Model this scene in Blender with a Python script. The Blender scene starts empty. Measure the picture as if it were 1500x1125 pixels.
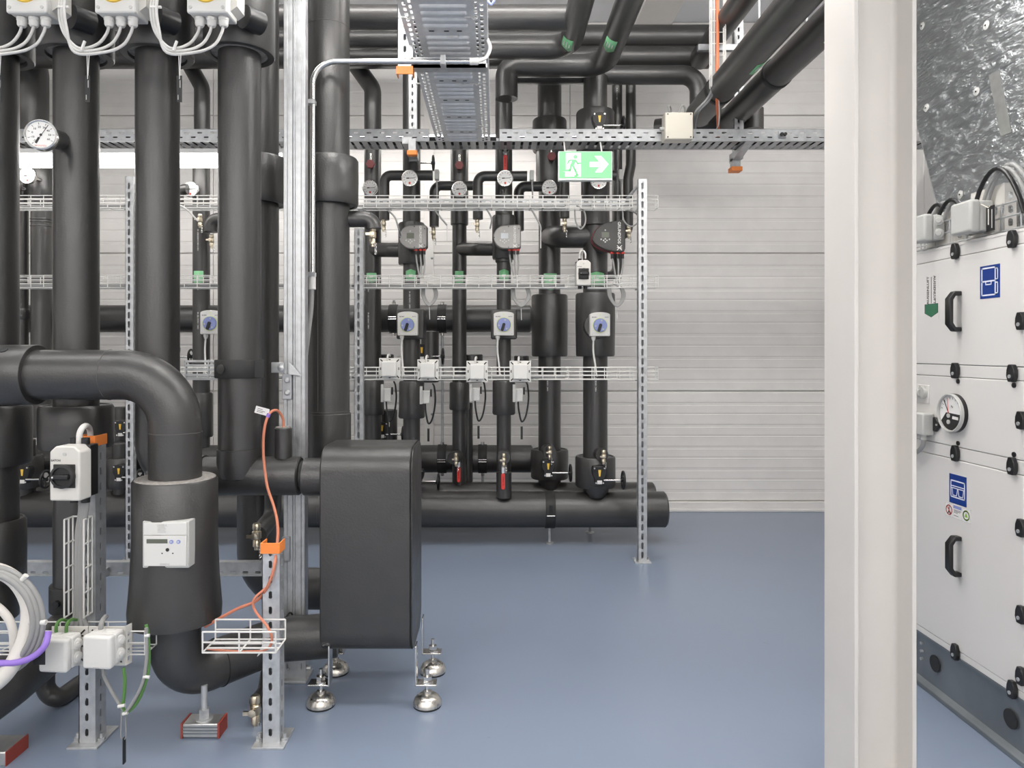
import bpy, math, random
from mathutils import Vector, Matrix
random.seed(7)
scene = bpy.context.scene
COL = scene.collection
PI = math.pi
F, CX, CY, H = 1050.0, 725.0, 512.0, 1.5      # focal length in pixels, vanishing point, eye height

# ---------------------------------------------------------------- camera, world, exposure
cam = bpy.data.cameras.new('camera'); camo = bpy.data.objects.new('camera', cam); COL.objects.link(camo)
cam.sensor_width = 36; cam.lens = F / 1500 * 36
cam.shift_x = (750 - CX) / 1500; cam.shift_y = -(562.5 - CY) / 1500
cam.clip_start = .05
camo.location = (0, 0, H); camo.rotation_euler = (PI / 2, 0, 0)
scene.camera = camo
w = bpy.data.worlds.new('world'); scene.world = w; w.use_nodes = True
w.node_tree.nodes['Background'].inputs[0].default_value = (.8, .85, 1, 1)
w.node_tree.nodes['Background'].inputs[1].default_value = .1
scene.view_settings.view_transform = 'Standard'; scene.view_settings.look = 'None'
scene.view_settings.gamma = 1; scene.view_settings.exposure = 0.06
scene.view_settings.use_curve_mapping = False
LAMP = 20.0           # radiance of the room's linear ceiling luminaires
LAMP_RACK = 10.0       # the one hung under the cable tray

# ---------------------------------------------------------------- materials
MATS = {}
def mat(name, col, rough=.5, metal=0., var=0., vscale=8., bump=0., bscale=60., emit=0., spec=.5, alpha=1., stretch=None, rvar=0.):
    m = bpy.data.materials.new(name); m.use_nodes = True
    nt = m.node_tree; b = nt.nodes['Principled BSDF']
    c = (*col, 1)
    b.inputs['Base Color'].default_value = c
    b.inputs['Roughness'].default_value = rough; b.inputs['Metallic'].default_value = metal
    b.inputs['Specular IOR Level'].default_value = spec
    if alpha < 1: b.inputs['Alpha'].default_value = alpha
    if emit:
        b.inputs['Emission Color'].default_value = c; b.inputs['Emission Strength'].default_value = emit
    if var or bump or rvar:
        tc = nt.nodes.new('ShaderNodeTexCoord'); src = tc.outputs['Object']
        if stretch:
            mp = nt.nodes.new('ShaderNodeMapping'); mp.inputs['Scale'].default_value = stretch
            nt.links.new(src, mp.inputs['Vector']); src = mp.outputs['Vector']
    if var or rvar:
        n = nt.nodes.new('ShaderNodeTexNoise'); n.inputs['Scale'].default_value = vscale; n.inputs['Detail'].default_value = 6
        nt.links.new(src, n.inputs['Vector'])
    if var:
        r = nt.nodes.new('ShaderNodeValToRGB')
        r.color_ramp.elements[0].position = .3; r.color_ramp.elements[1].position = .7
        r.color_ramp.elements[0].color = (*[x * (1 - var) for x in col], 1)
        r.color_ramp.elements[1].color = (*[min(1, x * (1 + var)) for x in col], 1)
        nt.links.new(n.outputs['Fac'], r.inputs['Fac']); nt.links.new(r.outputs['Color'], b.inputs['Base Color'])
    if rvar:
        mr = nt.nodes.new('ShaderNodeMapRange'); mr.inputs[1].default_value = .3; mr.inputs[2].default_value = .7
        mr.inputs[3].default_value = rough - rvar; mr.inputs[4].default_value = rough + rvar
        nt.links.new(n.outputs['Fac'], mr.inputs[0]); nt.links.new(mr.outputs[0], b.inputs['Roughness'])
    if bump:
        n2 = nt.nodes.new('ShaderNodeTexNoise'); n2.inputs['Scale'].default_value = bscale; n2.inputs['Detail'].default_value = 4
        nt.links.new(src, n2.inputs['Vector'])
        bp = nt.nodes.new('ShaderNodeBump'); bp.inputs['Strength'].default_value = bump; bp.inputs['Distance'].default_value = .004
        nt.links.new(n2.outputs['Fac'], bp.inputs['Height']); nt.links.new(bp.outputs['Normal'], b.inputs['Normal'])
    MATS[name] = m
    return m
mat('foam', (.0325, .031, .030), .37, var=.10, vscale=14, bump=.2, bscale=120, rvar=.04, spec=.85)
mat('foam_edge', (.30, .28, .26), .8, var=.3, vscale=60)
mat('foam_seam', (.10, .095, .09), .7)
mat('print', (.55, .55, .53), .7)
mat('galv', (.54, .55, .56), .40, .6, var=.14, vscale=26, rvar=.1)
mat('galv_tray', (.40, .41, .42), .42, .7, var=.14, vscale=26, rvar=.08)
mat('galv_floorlit', (.74, .75, .76), .42, .35, var=.08, vscale=26, rvar=.08)  # paler galv, with floor light on the ribbed tray put into the colour
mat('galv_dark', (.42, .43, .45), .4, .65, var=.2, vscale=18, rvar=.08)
mat('steel', (.72, .71, .69), .22, 1., var=.05, vscale=30)
mat('wire_white', (.74, .73, .70), .45)
mat('plastic_white', (.72, .71, .685), .4)
mat('plastic_grey', (.52, .52, .50), .45)
mat('plastic_pale', (.66, .64, .60), .42)
mat('beige', (.70, .66, .57), .5)
mat('orange', (.95, .28, .06), .5)
mat('red', (.72, .05, .04), .4)
mat('black', (.012, .012, .013), .35)
mat('black_matt', (.02, .02, .02), .6)
mat('brass', (.72, .64, .50), .32, 1., var=.15, vscale=60)
mat('cable_grey', (.30, .30, .295), .5)
mat('cable_white', (.66, .65, .63), .45)
mat('cable_orange', (.78, .20, .08), .5)
mat('cable_copper', (.62, .22, .13), .5)
mat('cable_purple', (.30, .18, .62), .45)
mat('cable_green', (.10, .24, .06), .5)
mat('hose_white', (.70, .67, .63), .45)
mat('dial', (.86, .85, .83), .5)
mat('ink', (.03, .03, .03), .6)
mat('ink_red', (.65, .08, .07), .6)
mat('ink_pink', (.75, .40, .36), .6)
mat('paper', (.82, .80, .78), .6)
mat('blue_knob', (.27, .32, .62), .4)
mat('lime', (.70, .76, .40), .5)
mat('yellow', (.90, .58, .08), .5)
mat('dark_red', (.16, .03, .03), .5)
mat('lcd', (.13, .14, .11), .25)
mat('lcd_lit', (.55, .58, .60), .25)
mat('pump_grey', (.30, .29, .28), .42, .35, var=.05, vscale=40)
mat('pump_black', (.05, .048, .046), .45)
mat('pump_red', (.28, .02, .03), .45)
mat('green_tag', (.22, .56, .28), .45)
mat('green_dark', (.035, .16, .085), .5)
mat('sign_green', (.165, .46, .215), .5, emit=.8)
mat('sign_white', (.85, .92, .86), .5, emit=.6)
mat('sign_case', (.78, .82, .80), .4)
mat('blue_sign', (.006, .04, .24), .4)
mat('sign_pale', (.78, .80, .90), .5)
mat('lime_green', (.28, .55, .05), .5)
mat('white_paint', (.86, .835, .81), .42, var=.035, vscale=5, rvar=.05)
mat('column_paint', (.69, .66, .625), .45, var=.035, vscale=3, rvar=.05)
mat('ahu_white', (.73, .71, .69), .3, var=.015, vscale=2)
mat('ahu_base', (.21, .23, .25), .38, .5, var=.15, vscale=6, rvar=.06)
mat('seam', (.05, .05, .05), .7)
mat('ceiling_paint', (.82, .84, .87), .7)
mat('glass', (.9, .9, .9), .05, alpha=.12)
mat('lamp', (1, .97, .93), .5, emit=LAMP)
mat('lamp_dim', (1, .97, .93), .5, emit=LAMP * .45)
mat('lamp_back', (1, .97, .93), .5, emit=LAMP * 1.05)
mat('wall_fill', (1, .97, .93), .5, emit=LAMP * .6)
mat('lamp_mid', (1, .97, .93), .5, emit=LAMP * .7)
mat('lamp_front', (1, .97, .93), .5, emit=LAMP * .62)
mat('lamp_main', (1, .97, .93), .5, emit=LAMP * .75)
mat('lamp_rack', (1, .97, .93), .5, emit=LAMP_RACK)
mat('lamp_body', (.75, .75, .75), .5)
mat('alu', (.60, .60, .59), .35, .9, var=.08, vscale=30)
mat('rubber_red', (.30, .05, .035), .6)
mat('foot_metal', (.66, .63, .58), .3, 1., var=.2, vscale=40, rvar=.1)
# epoxy floor: blue-grey, faint clouding, scuffs with their own shape
def floor_mat():
    m = mat('floor_epoxy', (.222, .270, .358), .29, var=.025, vscale=1.1, bump=.02, bscale=3, rvar=.012)
    nt = m.node_tree; b = nt.nodes['Principled BSDF']
    old = b.inputs['Base Color'].links[0].from_socket
    tc = [n for n in nt.nodes if n.type == 'TEX_COORD'][0]
    vo = nt.nodes.new('ShaderNodeTexNoise'); vo.inputs['Scale'].default_value = 5.5; vo.inputs['Detail'].default_value = 8; vo.inputs['Distortion'].default_value = 1.5
    nt.links.new(tc.outputs['Object'], vo.inputs['Vector'])
    r = nt.nodes.new('ShaderNodeValToRGB'); r.color_ramp.elements[0].position = .70; r.color_ramp.elements[1].position = .80
    r.color_ramp.elements[1].color = (.35, .35, .35, 1)
    nt.links.new(vo.outputs['Fac'], r.inputs['Fac'])
    mx = nt.nodes.new('ShaderNodeMixRGB'); mx.inputs[2].default_value = (.10, .125, .17, 1)
    nt.links.new(r.outputs['Color'], mx.inputs[0]); nt.links.new(old, mx.inputs[1])
    nt.links.new(mx.outputs[0], b.inputs['Base Color'])
floor_mat()
def foil_mat():
    m = bpy.data.materials.new('foil'); m.use_nodes = True; nt = m.node_tree; b = nt.nodes['Principled BSDF']
    b.inputs['Base Color'].default_value = (.52, .54, .56, 1); b.inputs['Metallic'].default_value = 1; b.inputs['Roughness'].default_value = .28
    tc = nt.nodes.new('ShaderNodeTexCoord')
    mp = nt.nodes.new('ShaderNodeMapping'); mp.inputs['Rotation'].default_value = (.6, 0, 0); mp.inputs['Scale'].default_value = (1, 1, 3.2)
    nt.links.new(tc.outputs['Object'], mp.inputs['Vector'])
    n1 = nt.nodes.new('ShaderNodeTexNoise'); n1.inputs['Scale'].default_value = 9; n1.inputs['Detail'].default_value = 9; n1.inputs['Roughness'].default_value = .62; n1.inputs['Distortion'].default_value = 1.2
    v = nt.nodes.new('ShaderNodeTexVoronoi'); v.inputs['Scale'].default_value = 26; v.feature = 'F1'
    nt.links.new(mp.outputs[0], n1.inputs['Vector']); nt.links.new(mp.outputs[0], v.inputs['Vector'])
    b1 = nt.nodes.new('ShaderNodeBump'); b1.inputs['Strength'].default_value = .65; b1.inputs['Distance'].default_value = .03
    b2 = nt.nodes.new('ShaderNodeBump'); b2.inputs['Strength'].default_value = .35; b2.inputs['Distance'].default_value = .012
    nt.links.new(n1.outputs['Fac'], b1.inputs['Height']); nt.links.new(v.outputs['Distance'], b2.inputs['Height'])
    nt.links.new(b1.outputs[0], b2.inputs['Normal']); nt.links.new(b2.outputs[0], b.inputs['Normal'])
    MATS['foil'] = m
foil_mat()

# ---------------------------------------------------------------- geometry helpers
V = Vector
def P(px, py, Y): return V(((px - CX) / F * Y, Y, H - (py - CY) / F * Y))
def PX(px, Y): return (px - CX) / F * Y
def PZ(py, Y): return H - (py - CY) / F * Y
def S(n, Y): return n / F * Y
def RV(wpx, Y, px):            # radius of an upright pipe that shows wpx wide at column px
    return wpx / 2 / F * Y / math.sqrt(1 + ((px - CX) / F) ** 2)
def FR(o, ex, ey):
    ex = V(ex).normalized(); ey = V(ey).normalized(); ez = ex.cross(ey)
    return Matrix(((ex.x, ey.x, ez.x, o[0]), (ex.y, ey.y, ez.y, o[1]), (ex.z, ey.z, ez.z, o[2]), (0, 0, 0, 1)))
def FC(o): return FR(o, (1, 0, 0), (0, 0, 1))          # faces the viewer (normal -Y)
def FL(o): return FR(o, (0, -1, 0), (0, 0, 1))         # faces left (normal -X)
def fillet(pts, rad, n=8):
    pts = [V(p) for p in pts]; out = [pts[0]]
    for i in range(1, len(pts) - 1):
        p, a, b = pts[i], pts[i - 1], pts[i + 1]
        d1 = (a - p); d2 = (b - p); l1, l2 = d1.length, d2.length; d1.normalize(); d2.normalize()
        ang = d1.angle(d2)
        if ang > PI - .02: out.append(p); continue
        r = rad[i - 1] if isinstance(rad, (list, tuple)) else rad
        t = min(r / math.tan(ang / 2), l1 * .49 if i > 1 else l1 * .98, l2 * .49 if i < len(pts) - 2 else l2 * .98)
        rr = t * math.tan(ang / 2)
        bis = (d1 + d2).normalized(); c = p + bis * (rr / math.sin(ang / 2))
        s = p + d1 * t - c; e = p + d2 * t - c; tot = s.angle(e); ax = s.cross(e).normalized()
        for k in range(n + 1):
            out.append(c + Matrix.Rotation(tot * k / n, 3, ax) @ s)
    out.append(pts[-1]); return out
def smooth_path(pts, n=6):
    pts = [V(p) for p in pts]; q = [pts[0] * 2 - pts[1]] + pts + [pts[-1] * 2 - pts[-2]]; out = []
    for i in range(1, len(q) - 2):
        a, b, c, d = q[i - 1:i + 3]
        for k in range(n):
            t = k / n
            out.append(.5 * ((2 * b) + (c - a) * t + (2 * a - 5 * b + 4 * c - d) * t * t + (3 * b - a - 3 * c + d) * t ** 3))
    out.append(pts[-1]); return out
class G:
    def __init__(s): s.v = []; s.f = []
    def add(s, vs, fs, M=None):
        k = len(s.v)
        s.v += [tuple(M @ V(p)) if M else tuple(p) for p in vs]
        s.f += [tuple(i + k for i in f) for f in fs]; return s
    def box(s, x0, x1, y0, y1, z0, z1, M=None):
        vs = [(x, y, z) for z in (z0, z1) for y in (y0, y1) for x in (x0, x1)]
        return s.add(vs, [(0, 2, 3, 1), (4, 5, 7, 6), (0, 1, 5, 4), (2, 6, 7, 3), (0, 4, 6, 2), (1, 3, 7, 5)], M)
    def tube(s, path, r, n=16, cap=True, M=None, closed=False):
        path = [V(p) for p in path]; m = len(path); rs = r if isinstance(r, (list, tuple)) else [r] * m
        vs = []; fs = []; nrm = None
        for i, p in enumerate(path):
            if closed: t = path[(i + 1) % m] - path[i - 1]
            else: t = path[min(i + 1, m - 1)] - path[max(i - 1, 0)]
            if i == 0 and not closed: t = path[1] - path[0]
            t.normalize()
            if nrm is None:
                nrm = t.orthogonal().normalized()
            else:
                nrm = (nrm - t * nrm.dot(t)).normalized()
            b = t.cross(nrm)
            for k in range(n):
                a = 2 * PI * k / n
                vs.append(p + (nrm * math.cos(a) + b * math.sin(a)) * rs[i])
        last = m if closed else m - 1
        for i in range(last):
            for k in range(n):
                a, b2 = i * n + k, i * n + (k + 1) % n; c = ((i + 1) % m) * n
                fs.append((a, b2, c + (k + 1) % n, c + k))
        if cap and not closed:
            fs.append(tuple(range(n - 1, -1, -1))); fs.append(tuple((m - 1) * n + k for k in range(n)))
        return s.add(vs, fs, M)
    def cyl(s, a, b, r, n=20, r2=None, M=None):
        return s.tube([a, b], [r, r if r2 is None else r2], n, True, M)
    def lathe(s, prof, o, axis=(0, 0, 1), n=28, M=None):
        ax = V(axis).normalized(); e1 = ax.orthogonal().normalized(); e2 = ax.cross(e1); o = V(o)
        vs = []; fs = []; m = len(prof)
        for r, h in prof:
            for k in range(n):
                a = 2 * PI * k / n; vs.append(o + ax * h + (e1 * math.cos(a) + e2 * math.sin(a)) * max(r, 1e-5))
        for i in range(m - 1):
            for k in range(n):
                fs.append((i * n + k, i * n + (k + 1) % n, (i + 1) * n + (k + 1) % n, (i + 1) * n + k))
        fs.append(tuple(range(n - 1, -1, -1))); fs.append(tuple((m - 1) * n + k for k in range(n)))
        return s.add(vs, fs, M)
    def prism(s, poly, M, z0, z1):
        n = len(poly); vs = [(x, y, z0) for x, y in poly] + [(x, y, z1) for x, y in poly]
        fs = [tuple(range(n - 1, -1, -1)), tuple(range(n, 2 * n))] + [(i, (i + 1) % n, n + (i + 1) % n, n + i) for i in range(n)]
        return s.add(vs, fs, M)
    def panel(s, M, L, rows):      # sheet along local x with rows of slots: (v0, v1, pitch, half_len, half_wid, phase)
        for v0, v1, pitch, a, b, ph in rows:
            if a <= 0:
                s.add([(0, v0, 0), (L, v0, 0), (L, v1, 0), (0, v1, 0)], [(0, 1, 2, 3)], M); continue
            us = [0.0]; u = ph * pitch
            while u < L - 1e-6:
                if u > 1e-6: us.append(u)
                u += pitch
            us.append(L); vm = (v0 + v1) / 2
            for u0, u1 in zip(us, us[1:]):
                if u1 - u0 < 2.05 * a:
                    s.add([(u0, v0, 0), (u1, v0, 0), (u1, v1, 0), (u0, v1, 0)], [(0, 1, 2, 3)], M); continue
                um = (u0 + u1) / 2; c = min(a, b) * .6
                h = [(um - a + c, vm - b), (um + a - c, vm - b), (um + a, vm - b + c), (um + a, vm + b - c), (um + a - c, vm + b), (um - a + c, vm + b), (um - a, vm + b - c), (um - a, vm - b + c)]
                vs = [(u0, v0, 0), (u1, v0, 0), (u1, v1, 0), (u0, v1, 0)] + [(x, y, 0) for x, y in h]
                s.add(vs, [(0, 1, 5, 4), (1, 6, 5), (1, 2, 7, 6), (2, 8, 7), (2, 3, 9, 8), (3, 10, 9), (3, 0, 11, 10), (0, 4, 11)], M)
        return s
    def strokes(s, segs, wd, M, z0, z1):    # flat line drawing
        for (x0, y0), (x1, y1) in segs:
            d = V((x1 - x0, y1 - y0)); l = d.length; d = d / l; n = V((-d.y, d.x)) * wd / 2; e = d * wd / 2
            a = V((x0, y0)) - e; b = V((x1, y1)) + e
            s.prism([tuple(a - n), tuple(b - n), tuple(b + n), tuple(a + n)], M, z0, z1)
        return s
def circ(cx, cy, r, n=24, a0=0, a1=2 * PI, end=False):
    k = n + 1 if end else n
    return [(cx + r * math.cos(a0 + (a1 - a0) * i / n), cy + r * math.sin(a0 + (a1 - a0) * i / n)) for i in range(k)]
def rrect(x0, x1, y0, y1, r, n=5):
    out = []
    for cx, cy, a in ((x1 - r, y0 + r, -PI / 2), (x1 - r, y1 - r, 0), (x0 + r, y1 - r, PI / 2), (x0 + r, y0 + r, PI)):
        out += circ(cx, cy, r, n, a, a + PI / 2, True)
    return out
ORG = {}
def thing(name, label, cat, loc=(0, 0, 0), group=None, kind=None, rz=0):
    o = bpy.data.objects.new(name, None); COL.objects.link(o); o.empty_display_size = .05
    o.location = loc; o.rotation_euler = (0, 0, rz)
    if label: o['label'] = label
    if cat: o['category'] = cat
    if group: o['group'] = group
    if kind: o['kind'] = kind
    ORG[o.name] = (Matrix.Translation(V(loc)) @ Matrix.Rotation(rz, 4, 'Z')).inverted(); return o
def mesh(name, g, m, sharp=38):
    me = bpy.data.meshes.new(name); me.from_pydata(g.v, [], g.f); me.update()
    me.polygons.foreach_set('use_smooth', [sharp > 0] * len(me.polygons))
    if sharp > 0: me.set_sharp_from_angle(angle=math.radians(sharp))
    me.materials.append(MATS[m]); return me
def link_part(name, me, parent, mw=None):
    o = bpy.data.objects.new(name, me); COL.objects.link(o)
    if parent:
        o.parent = parent; ORG[o.name] = ORG[parent.name]
        if mw: o.matrix_local = mw
    return o
def part(name, g, m, parent=None, bevel=0, solid=0, label=None, sharp=38, kind=None, seg=2):
    me = mesh(name, g, m, 0 if solid else sharp)
    if parent: me.transform(ORG[parent.name]); me.update()
    o = link_part(name, me, parent)
    if solid:
        md = o.modifiers.new('s', 'SOLIDIFY'); md.thickness = solid; md.offset = -1
    if bevel:
        md = o.modifiers.new('b', 'BEVEL'); md.width = bevel; md.segments = seg; md.limit_method = 'ANGLE'; md.angle_limit = .7
    if label: o['label'] = label
    if kind: o['kind'] = kind
    if not parent: ORG[o.name] = Matrix()
    return o
def single(name, g, m, label, cat, **kw):
    grp = kw.pop('group', None); kd = kw.get('kind')
    o = part(name, g, m, None, **kw); o['label'] = label
    if cat: o['category'] = cat
    if grp: o['group'] = grp
    c = sum((V(b) for b in o.bound_box), V()) / 8; z = min(b[2] for b in o.bound_box); c.z = z
    o.data.transform(Matrix.Translation(-c)); o.location = c
    ORG[o.name] = Matrix.Translation(c).inverted(); return o
def copy_tree(o, parent=None):
    c = o.copy(); COL.objects.link(c); c.parent = parent
    for ch in o.children: copy_tree(ch, c)
    return c
PROTO = {}
def place(key, maker, loc, label, group=None, rz=0, scale=1, ry=0):
    if key not in PROTO: o = PROTO[key] = maker()
    else: o = copy_tree(PROTO[key])
    o.location = loc; o.rotation_euler = (0, ry, rz); o.scale = (scale,) * 3; o['label'] = label
    if group: o['group'] = group
    ORG[o.name] = (Matrix.Translation(V(loc)) @ Matrix.Rotation(rz, 4, 'Z')).inverted()
    return o
_TX = {}
def text(g, s, size, M, cx=True, depth=.0004, z=0.0):
    if s not in _TX:
        cu = bpy.data.curves.new('t', 'FONT'); cu.body = s; cu.size = 1; cu.resolution_u = 2; cu.offset = .02
        ob = bpy.data.objects.new('t', cu); COL.objects.link(ob)
        dg = bpy.context.evaluated_depsgraph_get(); me = bpy.data.meshes.new_from_object(ob.evaluated_get(dg))
        vs = [tuple(v.co) for v in me.vertices]; fs = [tuple(p.vertices) for p in me.polygons]
        bpy.data.objects.remove(ob); bpy.data.curves.remove(cu); bpy.data.meshes.remove(me)
        x0 = min(v[0] for v in vs); x1 = max(v[0] for v in vs); y0 = min(v[1] for v in vs); y1 = max(v[1] for v in vs)
        _TX[s] = ([(x - (x0 + x1) / 2, y - (y0 + y1) / 2, zz) for x, y, zz in vs], fs)
    vs, fs = _TX[s]
    g.add([(x * size, y * size, z + depth) for x, y, _ in vs], fs, M)
    return g
# ---------------------------------------------------------------- room shell
YW, XL, XR, YF, ZC = 6.67, -4.6, 3.35, -3.2, 4.55
def structure(name, g, m, **kw):
    o = part(name, g, m, None, **kw); o['kind'] = 'structure'; return o
structure('floor', G().box(XL - .1, XR + .1, YF - .1, YW + .1, -.12, 0), 'floor_epoxy')
structure('ceiling', G().box(XL - .1, XR + .1, YF - .1, YW + .1, ZC, ZC + .1), 'ceiling_paint')
structure('wall_left', G().box(XL - .1, XL, YF, YW, 0, ZC), 'white_paint')
structure('wall_front', G().box(XL, XR, YF - .1, YF, 0, ZC), 'white_paint')
wr = thing('wall_right', None, None, (XR, 0, 0), kind='structure')
part('wall_core', G().box(XR + .03, XR + .1, YF, YW, 0, ZC), 'white_paint', wr)
for k in range(9):
    y0 = YF + k * 1.1; y1 = min(y0 + 1.094, YW)
    if y1 > y0: part('wall_panel', G().box(XR, XR + .04, y0, y1, 0, ZC), 'white_paint', wr, bevel=.004)
wb = thing('wall_back', None, None, (0, YW, 0), kind='structure')
part('wall_core', G().box(XL, XR, YW + .03, YW + .12, 0, ZC), 'white_paint', wb)
def wall_sheet(x0, x1, z0, z1):
    pts = []; z = z0 + .004; n = max(1, round((z1 - z0) / .107)); st = (z1 - z0 - .008) / n
    pts.append((YW + .006, z0 + .004))
    for i in range(n):
        a = z + i * st
        pts += [(YW, a + .006), (YW, a + st - .030), (YW + .0035, a + st - .026), (YW + .0035, a + st - .004)] if i % 2 == 0 else \
               [(YW, a + .003), (YW, a + st - .014), (YW + .003, a + st - .011), (YW + .003, a + st - .002)]
    pts.append((YW + .006, z1 - .004))
    pts += [(YW + .032, z1 - .004), (YW + .032, z0 + .004)]
    M = FR((0, 0, 0), (0, 1, 0), (0, 0, 1))      # local x=Y, y=Z, z=+X
    return G().prism(pts, M, x0, x1)
JZ = [.09, 1.113, 2.396, 3.679, ZC]; JX = [XL, -2.62, -.616, XR]
for x0, x1 in zip(JX, JX[1:]):
    for z0, z1 in zip(JZ, JZ[1:]):
        part('wall_panel', wall_sheet(x0 + .003, x1 - .003, z0, z1), 'white_paint', wb, sharp=15)
cs = part('cover_strip', G().box(-.66, -.57, YW - .012, YW + .002, .09, ZC), 'white_paint', wb, bevel=.003)
for z in (.5, .9, 1.3, 1.7, 2.1, 2.35, 2.65, 3.0):
    part('screw', G().lathe([(.012, 0), (.012, .004), (.006, .008)], (-.585, YW - .012, z), (0, -1, 0), 10), 'galv_dark', cs)
g = G().box(XL, XR, YW - .035, YW + .03, .022, .088); g.box(XL, XR, YW - .05, YW + .03, 0, .024)
structure('baseboard_back', g, 'white_paint', bevel=.004)
# white roof beam running to the back wall
g = G().box(1.20, 1.52, 2.0, YW, ZC - .26, ZC)
structure('trim_1', g, 'white_paint', bevel=.01)

# ---------------------------------------------------------------- luminaires
def luminaire(x0, x1, y, z, wd, ht, lab, m='lamp', along='x', hang=None):
    t = thing('linear_luminaire', lab, 'lamp', ((x0 + x1) / 2, y, z), 'linear ceiling luminaires')
    part('housing', G().box(x0, x1, y - wd / 2, y + wd / 2, z + ht * .72, z + ht), 'lamp_body', t)
    prof = [(-wd / 2, ht * .72), (-wd / 2, ht * .2), (-wd * .36, 0.0), (wd * .36, 0.0), (wd / 2, ht * .2), (wd / 2, ht * .72)]
    part('diffuser', G().prism(prof, FR((0, y, z), (0, 1, 0), (0, 0, 1)), x0 + .01, x1 - .01), m, t)
    for x in (x0, x1):
        part('end_cap', G().box(x - .008, x + .012, y - wd / 2 - .004, y + wd / 2 + .004, z - .003, z + ht + .003), 'lamp_body', t)
    if hang:
        for x in (x0 + .3, x1 - .3): part('suspension_rod', G().cyl((x, y, z + ht), (x, y, hang), .005, 8), 'galv', t)
    return t
luminaire(XL + .1, PX(417, 5.22), 5.235, 2.836, .10, .118, 'glowing white linear luminaire under the cable tray behind the tall black pipes', 'lamp_rack', hang=2.985)
for y, z, m_, xe_, lab in ((2.85, 3.11, 'lamp_main', 1.9, 'linear luminaire hung just above the ribbed tray, out of the picture'), (3.95, 4.2, 'lamp_back', 3.1, 'linear luminaire overhead in front of the pipe rack, out of the picture'), (2.6, 4.2, 'lamp_mid', 2.6, 'linear luminaire overhead above the grey insulated box, out of the picture'),
                      (.3, 3.0, 'lamp_dim', 2.6, 'linear luminaire just above and ahead of the viewer, out of the picture'),
                      (-1.1, 3.0, 'lamp_front', 2.6, 'low-hung linear luminaire behind the viewer, out of the picture'), (-2.3, 2.7, 'lamp_front', 2.6, 'low-hung linear luminaire furthest behind the viewer, out of the picture')):
    luminaire(-4.0 if m_ not in ('lamp_main', 'lamp_back') else (-.9 if m_ == 'lamp_main' else -2.4), xe_, y, z, .24, .10, lab, m_, hang=ZC)

luminaire(-1.7, .95, 6.2, 3.30, .12, .055, 'added fill luminaire behind the rack, hidden by the cross tray', 'wall_fill', hang=ZC)  # unseen lamp added to brighten the wall behind the rack

# ---------------------------------------------------------------- white steel column (wide-flange section)
yn, yf, x0, x1, tf = 2.19, 2.39, 1.098, 1.289, .0135
t = thing('steel_column', 'white painted steel I-section column standing in front of the air handling unit', 'column', ((x0 + x1) / 2, 2.29, 0))
poly = []
r = .018; tw = .0045; ym = (yn + yf) / 2
xi0, xi1 = x0 + tf, x1 - tf
poly = [(x0, yn), (xi0, yn)] + [(xi0 + r - r * math.cos(a), ym - tw - r + r * math.sin(a)) for a in [i * PI / 12 for i in range(7)]] \
     + [(xi1 - r + r * math.sin(a), ym - tw - r + r * math.cos(a)) for a in [i * PI / 12 for i in range(7)]] + [(xi1, yn), (x1, yn), (x1, yf), (xi1, yf)] \
     + [(xi1 - r + r * math.cos(a), ym + tw + r - r * math.sin(a)) for a in [i * PI / 12 for i in range(7)]] \
     + [(xi0 + r - r * math.sin(a), ym + tw + r - r * math.cos(a)) for a in [i * PI / 12 for i in range(7)]] + [(xi0, yf), (x0, yf)]
part('shaft', G().prism(poly, FR((0, 0, 0), (1, 0, 0), (0, 1, 0)), .02, ZC), 'column_paint', t, bevel=.002)
part('base_plate', G().box(x0 - .05, x1 + .05, yn - .05, yf + .05, 0, .02), 'column_paint', t, bevel=.002)

# ---------------------------------------------------------------- pipe helpers
def cylpart(name, a, b, r, m, parent, n=32, bev=.0):
    a = V(a); b = V(b); L = (b - a).length
    e = bev or min(.006, r * .1)
    return part(name, G().lathe([(r - e, 0), (r, e), (r, L - e), (r - e, L)], a, b - a, n), m, parent)
def ring(parent, c, axis, r, w=.0016, m='foam_seam', name='glued_seam'):
    ax = V(axis).normalized(); e1 = ax.orthogonal().normalized(); e2 = ax.cross(e1)
    pts = [V(c) + (e1 * math.cos(a) + e2 * math.sin(a)) * r for a in [2 * PI * k / 32 for k in range(32)]]
    return part(name, G().tube(pts, w, 6, False, closed=True), m, parent)
def sleeve(parent, px, Y, ytop, ybot, wpx, flare=0., name='insulation_sleeve', xc=None, n=36, yc=None, r=None, hollow=.0):
    x = PX(px, Y) if xc is None else xc
    r = r or RV(wpx, Y, px); z1 = PZ(ytop, Y); z0 = PZ(ybot, Y); h = z1 - z0; e = min(.012, h * .1)
    pr = [(r * (1 + flare) - e * .5, 0), (r * (1 + flare), e), (r * (1 + flare * .3), h * .3), (r * 1.005, h * .55), (r, h - e), (r - e * .6, h)]
    if hollow: pr = [(r * .55, .006), (r * .86, .006), (r * .88, 0)] + pr + [(r * .88, h), (r * .86, h - .006), (r * .5, h - .006)]
    return part(name, G().lathe(pr, (x, Y, z0), (0, 0, 1), n), 'foam', parent)
def vsec(parent, px, Y, ytop, ybot, wpx, name='pipe_section', x=None):
    return cylpart(name, (PX(px, Y) if x is None else x, Y, PZ(ybot, Y)), (PX(px, Y) if x is None else x, Y, PZ(ytop, Y)), RV(wpx, Y, px), 'foam', parent)
def run(parent, pts, r, bend, name='pipe_run', m='foam', n=32):
    return part(name, G().tube(fillet(pts, bend, 10), r, n), m, parent)
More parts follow.
